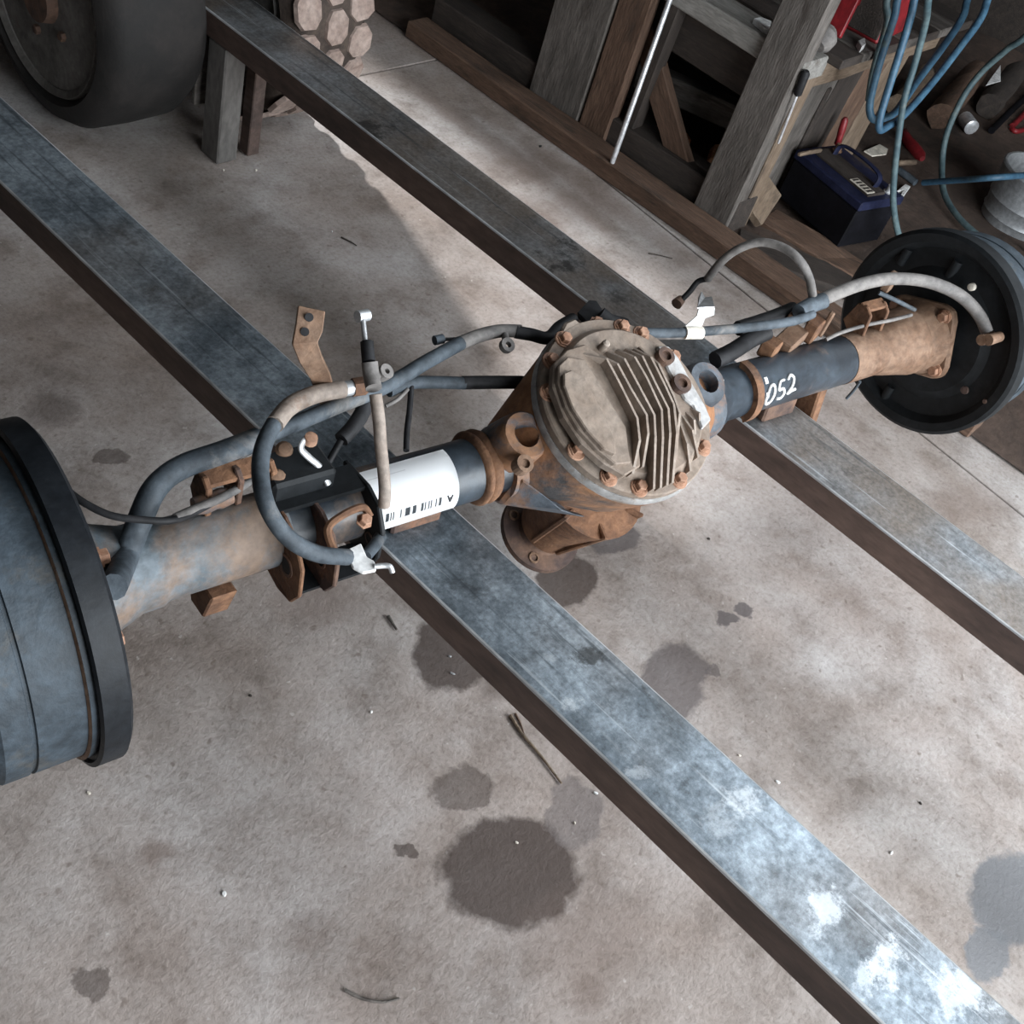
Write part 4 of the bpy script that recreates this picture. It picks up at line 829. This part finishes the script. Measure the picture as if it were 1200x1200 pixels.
for (pix, z, th, m_, lab) in ((((1158, 96), (1172, 77), (1172, 96), (1155, 101)), .084, .004, 'white', 'white torn card scrap lying across the logs'),
                          (((1048, 228), (1059, 219), (1065, 222), (1052, 240), (1048, 240), (1057, 226)), .008, .010, 'white', 'white plastic clip loop on the earth at the corner of the battery'), (((1012, 178), (1030, 170), (1040, 176), (1038, 182), (1022, 184)), .012, .004, 'cream', 'pale paper label lying on the earth behind the battery'),
                          (((876, 38), (884, 36), (897, 41), (894, 52), (888, 49)), .437, .012, 'white', 'white crumpled wrapper on the bench top rail'), (((980, 62), (988, 58), (989, 66), (984, 70)), .445, .014, 'white', 'small white cap on the bench top')):
    pts = [Pz(a_, b_, z) for a_, b_ in pix]; c = sum(pts, V((0, 0, 0)))/len(pts)
    if z > .43: c = V((1.915, .445, z)) if z < .44 else V((2.09, .290, z))
    bm = bmesh.new(); add_prism(bm, [p-sum(pts, V((0, 0, 0)))/len(pts) for p in pts], V((0, 0, th))); o = piece('scrap', bm, m_, lab, 'scrap', bevel=.001); o.location = c
# red bar, red box with label, and clutter on the bench top
bm = bmesh.new(); a = Px(962, 45, 1.985); b = Px(990, -12, 2.03); d = (b-a); x_, y_, z_ = frame_of(d, V((1, 0, 0))); add_box(bm, d/2, (.012, .055, d.length), (y_, x_, z_)); zmn = min(v.co.z for v in bm.verts)
o = piece('red_bar', bm, 'red', 'flat crimson painted bar leaning on the bench top', 'bar', bevel=.002); o.location = (2.045, .350, .445-zmn)
RB = empty('red_case', (2.14, .320, .4455), .10); tag(RB, 'dark red case with a white and pink label on the bench', 'case')
bm = bmesh.new(); add_box(bm, (.09, .02, .075), (.16, .12, .15)); bmobj('body', bm, 'red', RB, bevel=.006)
bm = bmesh.new(); add_box(bm, (.008, .02, .06), (.006, .112, .10)); bmobj('front_panel', bm, 'wood_dark', RB, bevel=.002)
for (y, w, m_) in ((.045, .034, 'white'), (.005, .034, 'lug')):
    bm = bmesh.new(); add_box(bm, (.004, y, .098), (.003, w, .016)); bmobj('label', bm, m_, RB)
bm = bmesh.new(); add_box(bm, (.004, .05, .068), (.004, .03, .022)); bmobj('label', bm, 'red', RB)
rg = random.Random(11)
def knot(c, r, n, R_, mat, lab, cat):
    pts = [V((rg.uniform(-1, 1)*R_[0], rg.uniform(-1, 1)*R_[1], rg.uniform(0, 1)*R_[2])) for _ in range(n)]
    bm = bmesh.new(); add_tube(bm, smooth_path(pts, 6), r, 7); o = piece('wire_tangle', bm, mat, lab, cat, smooth=True); o.location = c
knot(V((2.07, .68, .4488)), .004, 12, (.05, .10, .05), 'battery_lid', 'tangle of dark blue wire on the bench top', 'wire')
knot(V((2.09, .53, .4488)), .004, 12, (.05, .05, .05), 'red', 'tangle of dark red wire beside the grey post', 'wire')
knot(V((2.075, .425, .4485)), .0035, 9, (.035, .022, .03), 'rust_dark', 'knot of rusty wire on the bench cross beam', 'wire')
bm = bmesh.new(); add_lathe(bm, [(0, .018), (.01, .028), (.03, .030), (.045, .02), (.05, 0)], (0, 0, 0), V((.7, .1, .5)), 18); o = piece('oil_cup', bm, 'hose_dusty', 'small blue-grey cup lying on the bench rail beside the grey post', 'cup', smooth=True); o.location = (1.938, .322, .4565)
for i, (x, y, h_, r, m_) in enumerate(((2.36, .46, .10, .03, 'wood_dark'), (2.44, .40, .07, .026, 'rust_dark'), (2.52, .50, .12, .034, 'battery'))):
    bm = bmesh.new(); add_lathe(bm, [(0, r*.9), (.004, r), (h_*.7, r), (h_*.82, r*.5), (h_, r*.45), (h_, 0)], (0, 0, 0), Z, 18)
    o = piece('old_bottle', bm, m_, ('dull dark bottle on the bench behind the red case', 'short rusty tin bottle on the bench behind the red case', 'tall black bottle on the bench behind the red case')[i], 'bottle', smooth=True, sharp=50); o.location = (x, y, .447)
# ------------------------------------------------------------------ blue hoses
def hose(nm, pix, r, mat, lab, cat='hose', sub_=8, head=(), tail=()):
    # pix: (px, py, plane) with plane > 1 an x plane, else a height; head and tail: further world points out of view
    pts = [V(p) for p in head]+[Px(a_, b_, k) if k > 1 else Pz(a_, b_, k) for a_, b_, k in pix]+[V(p) for p in tail]
    bm = bmesh.new(); add_tube(bm, smooth_path(pts, sub_), r, 10); return piece(nm, bm, mat, lab, cat, smooth=True, sharp=70)
HY = .3225         # strands hang against the shelf bearer
hose('air_hose', [(1058, -20, 2.085), (1048, 20, 2.085), (1035, 60, 2.085), (1025, 95, 2.085), (1019, 125, 2.09), (1024, 140, 2.10), (1040, 137, 2.13), (1052, 128, 2.17), (1075, 95, 2.26), (1105, 55, 2.34), (1128, 20, 2.40), (1142, -20, 2.44)], .0085, 'blue', 'bright blue hose doubled back in a long narrow loop', head=((2.09, HY, 1.12), (2.087, .30, .85)), tail=((2.47, .26, .85), (2.48, HY, 1.12)))
hose('air_hose', [(1076, -20, 2.055), (1067, 20, 2.055), (1055, 60, 2.05), (1044, 95, 2.045), (1032, 135, 2.04), (1031, 152, 2.05), (1042, 147, 2.08), (1058, 136, 2.12), (1090, 100, 2.22), (1125, 55, 2.32), (1150, 20, 2.39), (1165, -20, 2.43)], .0085, 'blue', 'blue hose hanging lowest in the looped bundle', head=((2.06, HY, 1.12), (2.057, .29, .85)), tail=((2.50, .25, .85), (2.52, HY, 1.12)))
hose('air_hose', [(1045, -20, 2.115), (1040, 25, 2.115), (1030, 60, 2.115), (1022, 90, 2.115), (1018, 118, 2.118)], .008, 'blue_dull', 'dull blue hose end at the back of the bundle', head=((2.125, HY, 1.12), (2.12, .31, .85)))
hose('air_hose', [(1092, -20, .66), (1085, 25, .57), (1072, 75, .48), (1060, 115, .41), (1053, 160, .33), (1048, 205, .245), (1047, 240, .175), (1053, 275, .10), (1064, 302, .035), (1082, 325, .018)], .0075, 'blue_dull', 'grey-green hose running down in front of the battery to the drum', head=((2.03, HY, 1.12), (2.03, .26, .88)))
hose('air_hose', [(1215, 28, .47), (1180, 58, .38), (1150, 85, .30), (1128, 115, .23), (1110, 155, .14), (1104, 190, .07), (1106, 225, .03), (1122, 253, .02), (1145, 275, .02), (1175, 298, .02), (1210, 318, .02)], .0085, 'blue_dull', 'blue-green hose in a wide curve behind the right drum', head=((2.80, .10, 1.138), (2.80, .12, .80)))
hose('water_pipe', [(1082, 214, .024), (1125, 211, .10), (1165, 208, .1695), (1210, 205, .1695), (1245, 203, .1695)], .0085, 'blue', 'straight dark blue pipe propped across the galvanised pail', 'pipe', 4)
hose('air_hose', [], .007, 'hose', 'black hose bend hanging over the edge of the galvanised pail', head=((2.85, -.12, .12), (2.80, -.135, .172), (2.748, -.149, .169), (2.715, -.162, .135), (2.70, -.165, .06), (2.70, -.165, .02), (2.73, -.20, .02), (2.79, -.23, .02)))
hose('air_hose', [(1053, 199, .016), (1064, 207, .016), (1073, 214, .016)], .010, 'hose', 'short black hose stub on the earth beside the white clip')
hose('pry_bar', [(1162, 153, .022), (1188, 127, .022), (1212, 104, .022)], .011, 'battery', 'dark bar lying near the bent red wire tool', 'bar')
hose('tool_loop', [(1185, 150, .022), (1191, 154, .022), (1203, 151, .022), (1218, 147, .022)], .008, 'red', 'red bent wire tool beside the dark bar', 'tool')
hose('tool_shaft', [(1186, 148, .022), (1200, 134, .022), (1222, 113, .022)], .010, 'red', 'thick dull red tool above the bent red wire tool', 'tool')
# galvanised ridged pail at the right edge
bm = bmesh.new(); add_lathe(bm, [(0, 0), (0, .10), (.02, .102), (.024, .106), (.03, .103), (.06, .108), (.066, .112), (.072, .109), (.14, .118), (.146, .122), (.15, .118), (.15, .112), (.01, .095), (.01, 0)], (0, 0, 0), Z, 32)
o = piece('pail', bm, 'galv', 'ridged galvanised pail standing on the earth behind the right drum', 'pail', smooth=True, sharp=40); o.location = (2.84, -.07, .012)
# logs and stumps at the back right
for (p0, p1, r, m_, lab) in (((1102, 136), (1144, 84), .040, 'wood_brown', 'thick brown log lying under one end of the white card'), ((1158, 124), (1192, 84), .038, 'wood_dark', 'dark log lying beyond the dark bar and the red tool'), ((1052, 124), (1084, 88), .036, 'wood_tan', 'pale split log behind the blue hose loop')):
    a = Pz(*p0, r+.012); d = Pz(*p1, r+.012)-a; L = d.length; bm = bmesh.new(); prof = [(0, r*.6)]+[(L*k/7, r*(1+.08*math.sin(k*2.3))) for k in range(8)]+[(L, r*.7)]
    add_lathe(bm, prof, (0, 0, 0), d, 12)
    for v in bm.verts: v.co += V((rg.uniform(-1, 1), rg.uniform(-1, 1), rg.uniform(-1, 1)))*.004
    o = piece('log', bm, m_, lab, 'log', smooth=True, sharp=60); o.location = a
# ================================================================== LITTER ON THE SLAB
def chip(px, py, l, w, h, rz, mat, lab, cat='chip', group=None):
    bm = bmesh.new(); n = 7; rgc = random.Random(px*7+py); pts = []
    for q in range(n):
        a = 2*math.pi*q/n; k = rgc.uniform(.75, 1.1); pts.append(V((l/2*k*math.cos(a), w/2*k*math.sin(a), 0)))
    add_prism(bm, pts, V((0, 0, h))); o = piece('chip', bm, mat, lab, cat, group, bevel=h*.25); o.location = Pz(px, py)+V((0, 0, .0002)); o.rotation_euler.z = rz; return o
for (px, py, l, w, m_) in ((491, 713, .009, .006, 'white'), (911, 917, .009, .005, 'white'), (1044, 1000, .007, .005, 'white'), (262, 1048, .008, .006, 'white'), (698, 930, .008, .003, 'white'), (104, 930, .006, .004, 'cream'),
                           (866, 886, .006, .004, 'cream'), (293, 816, .006, .004, 'wood_dark'), (530, 790, .010, .003, 'zinc'), (527, 770, .006, .003, 'zinc'), (673, 965, .005, .003, 'cream'), (605, 988, .006, .003, 'cream'), (435, 835, .005, .004, 'white'),
                           (770, 848, .004, .004, 'wood_dark'), (1078, 942, .007, .004, 'wood_dark'), (830, 632, .006, .005, 'wood_dark'), (300, 200, .006, .005, 'cream'), (262, 200, .006, .005, 'cream'), (633, 172, .010, .006, 'black'), (389, 272, .004, .004, 'white')):
    chip(px, py, l, w, .003, px % 3, m_, {'white': 'tiny bright white grit chip lying loose on the stained concrete', 'cream': 'tiny dull cream grit chip lying loose on the stained concrete', 'wood_dark': 'tiny dark brown crumb lying loose on the stained concrete', 'zinc': 'tiny shiny metal sliver in the oil patch beside the rail', 'black': 'flat black crumb on the pale concrete beyond the rusty rail'}[m_], 'chip', {'white': 'white grit chips on the concrete', 'cream': 'cream grit chips on the concrete', 'wood_dark': 'dark crumbs on the concrete', 'zinc': 'metal slivers in the oil patch', 'black': None}[m_])
def twig(pix, r, mat, lab):
    pts = [Pz(a_, b_, r+.0005) for a_, b_ in pix]; c = pts[0]; bm = bmesh.new(); pp = smooth_path([p-c for p in pts], 5); add_tube(bm, pp, [r*(1-.5*i/len(pp)) for i in range(len(pp))], 7); o = piece('twig', bm, mat, lab, 'twig', smooth=True); o.location = c
twig([(598, 838), (612, 860), (634, 886), (658, 918)], .0028, 'wood_tan', 'long dry straw stalk lying beside the rail')
twig([(604, 836), (610, 848), (618, 868), (640, 892)], .0016, 'wood_brown', 'thin dark straw crossing the long stalk')
twig([(404, 1160), (425, 1170), (448, 1174), (468, 1170)], .0022, 'wood_grey', 'crooked grey twig lying on open concrete')
twig([(455, 722), (460, 730), (465, 738)], .0028, 'wood_grey', 'short pale twig beside the dark oil patch')
twig([(760, 297), (772, 299), (788, 303)], .0018, 'wood_dark', 'thin bent twig on the pale concrete near the sill')
twig([(400, 278), (412, 284), (418, 288)], .0018, 'wood_dark', 'small dark twig in the tyre shadow')
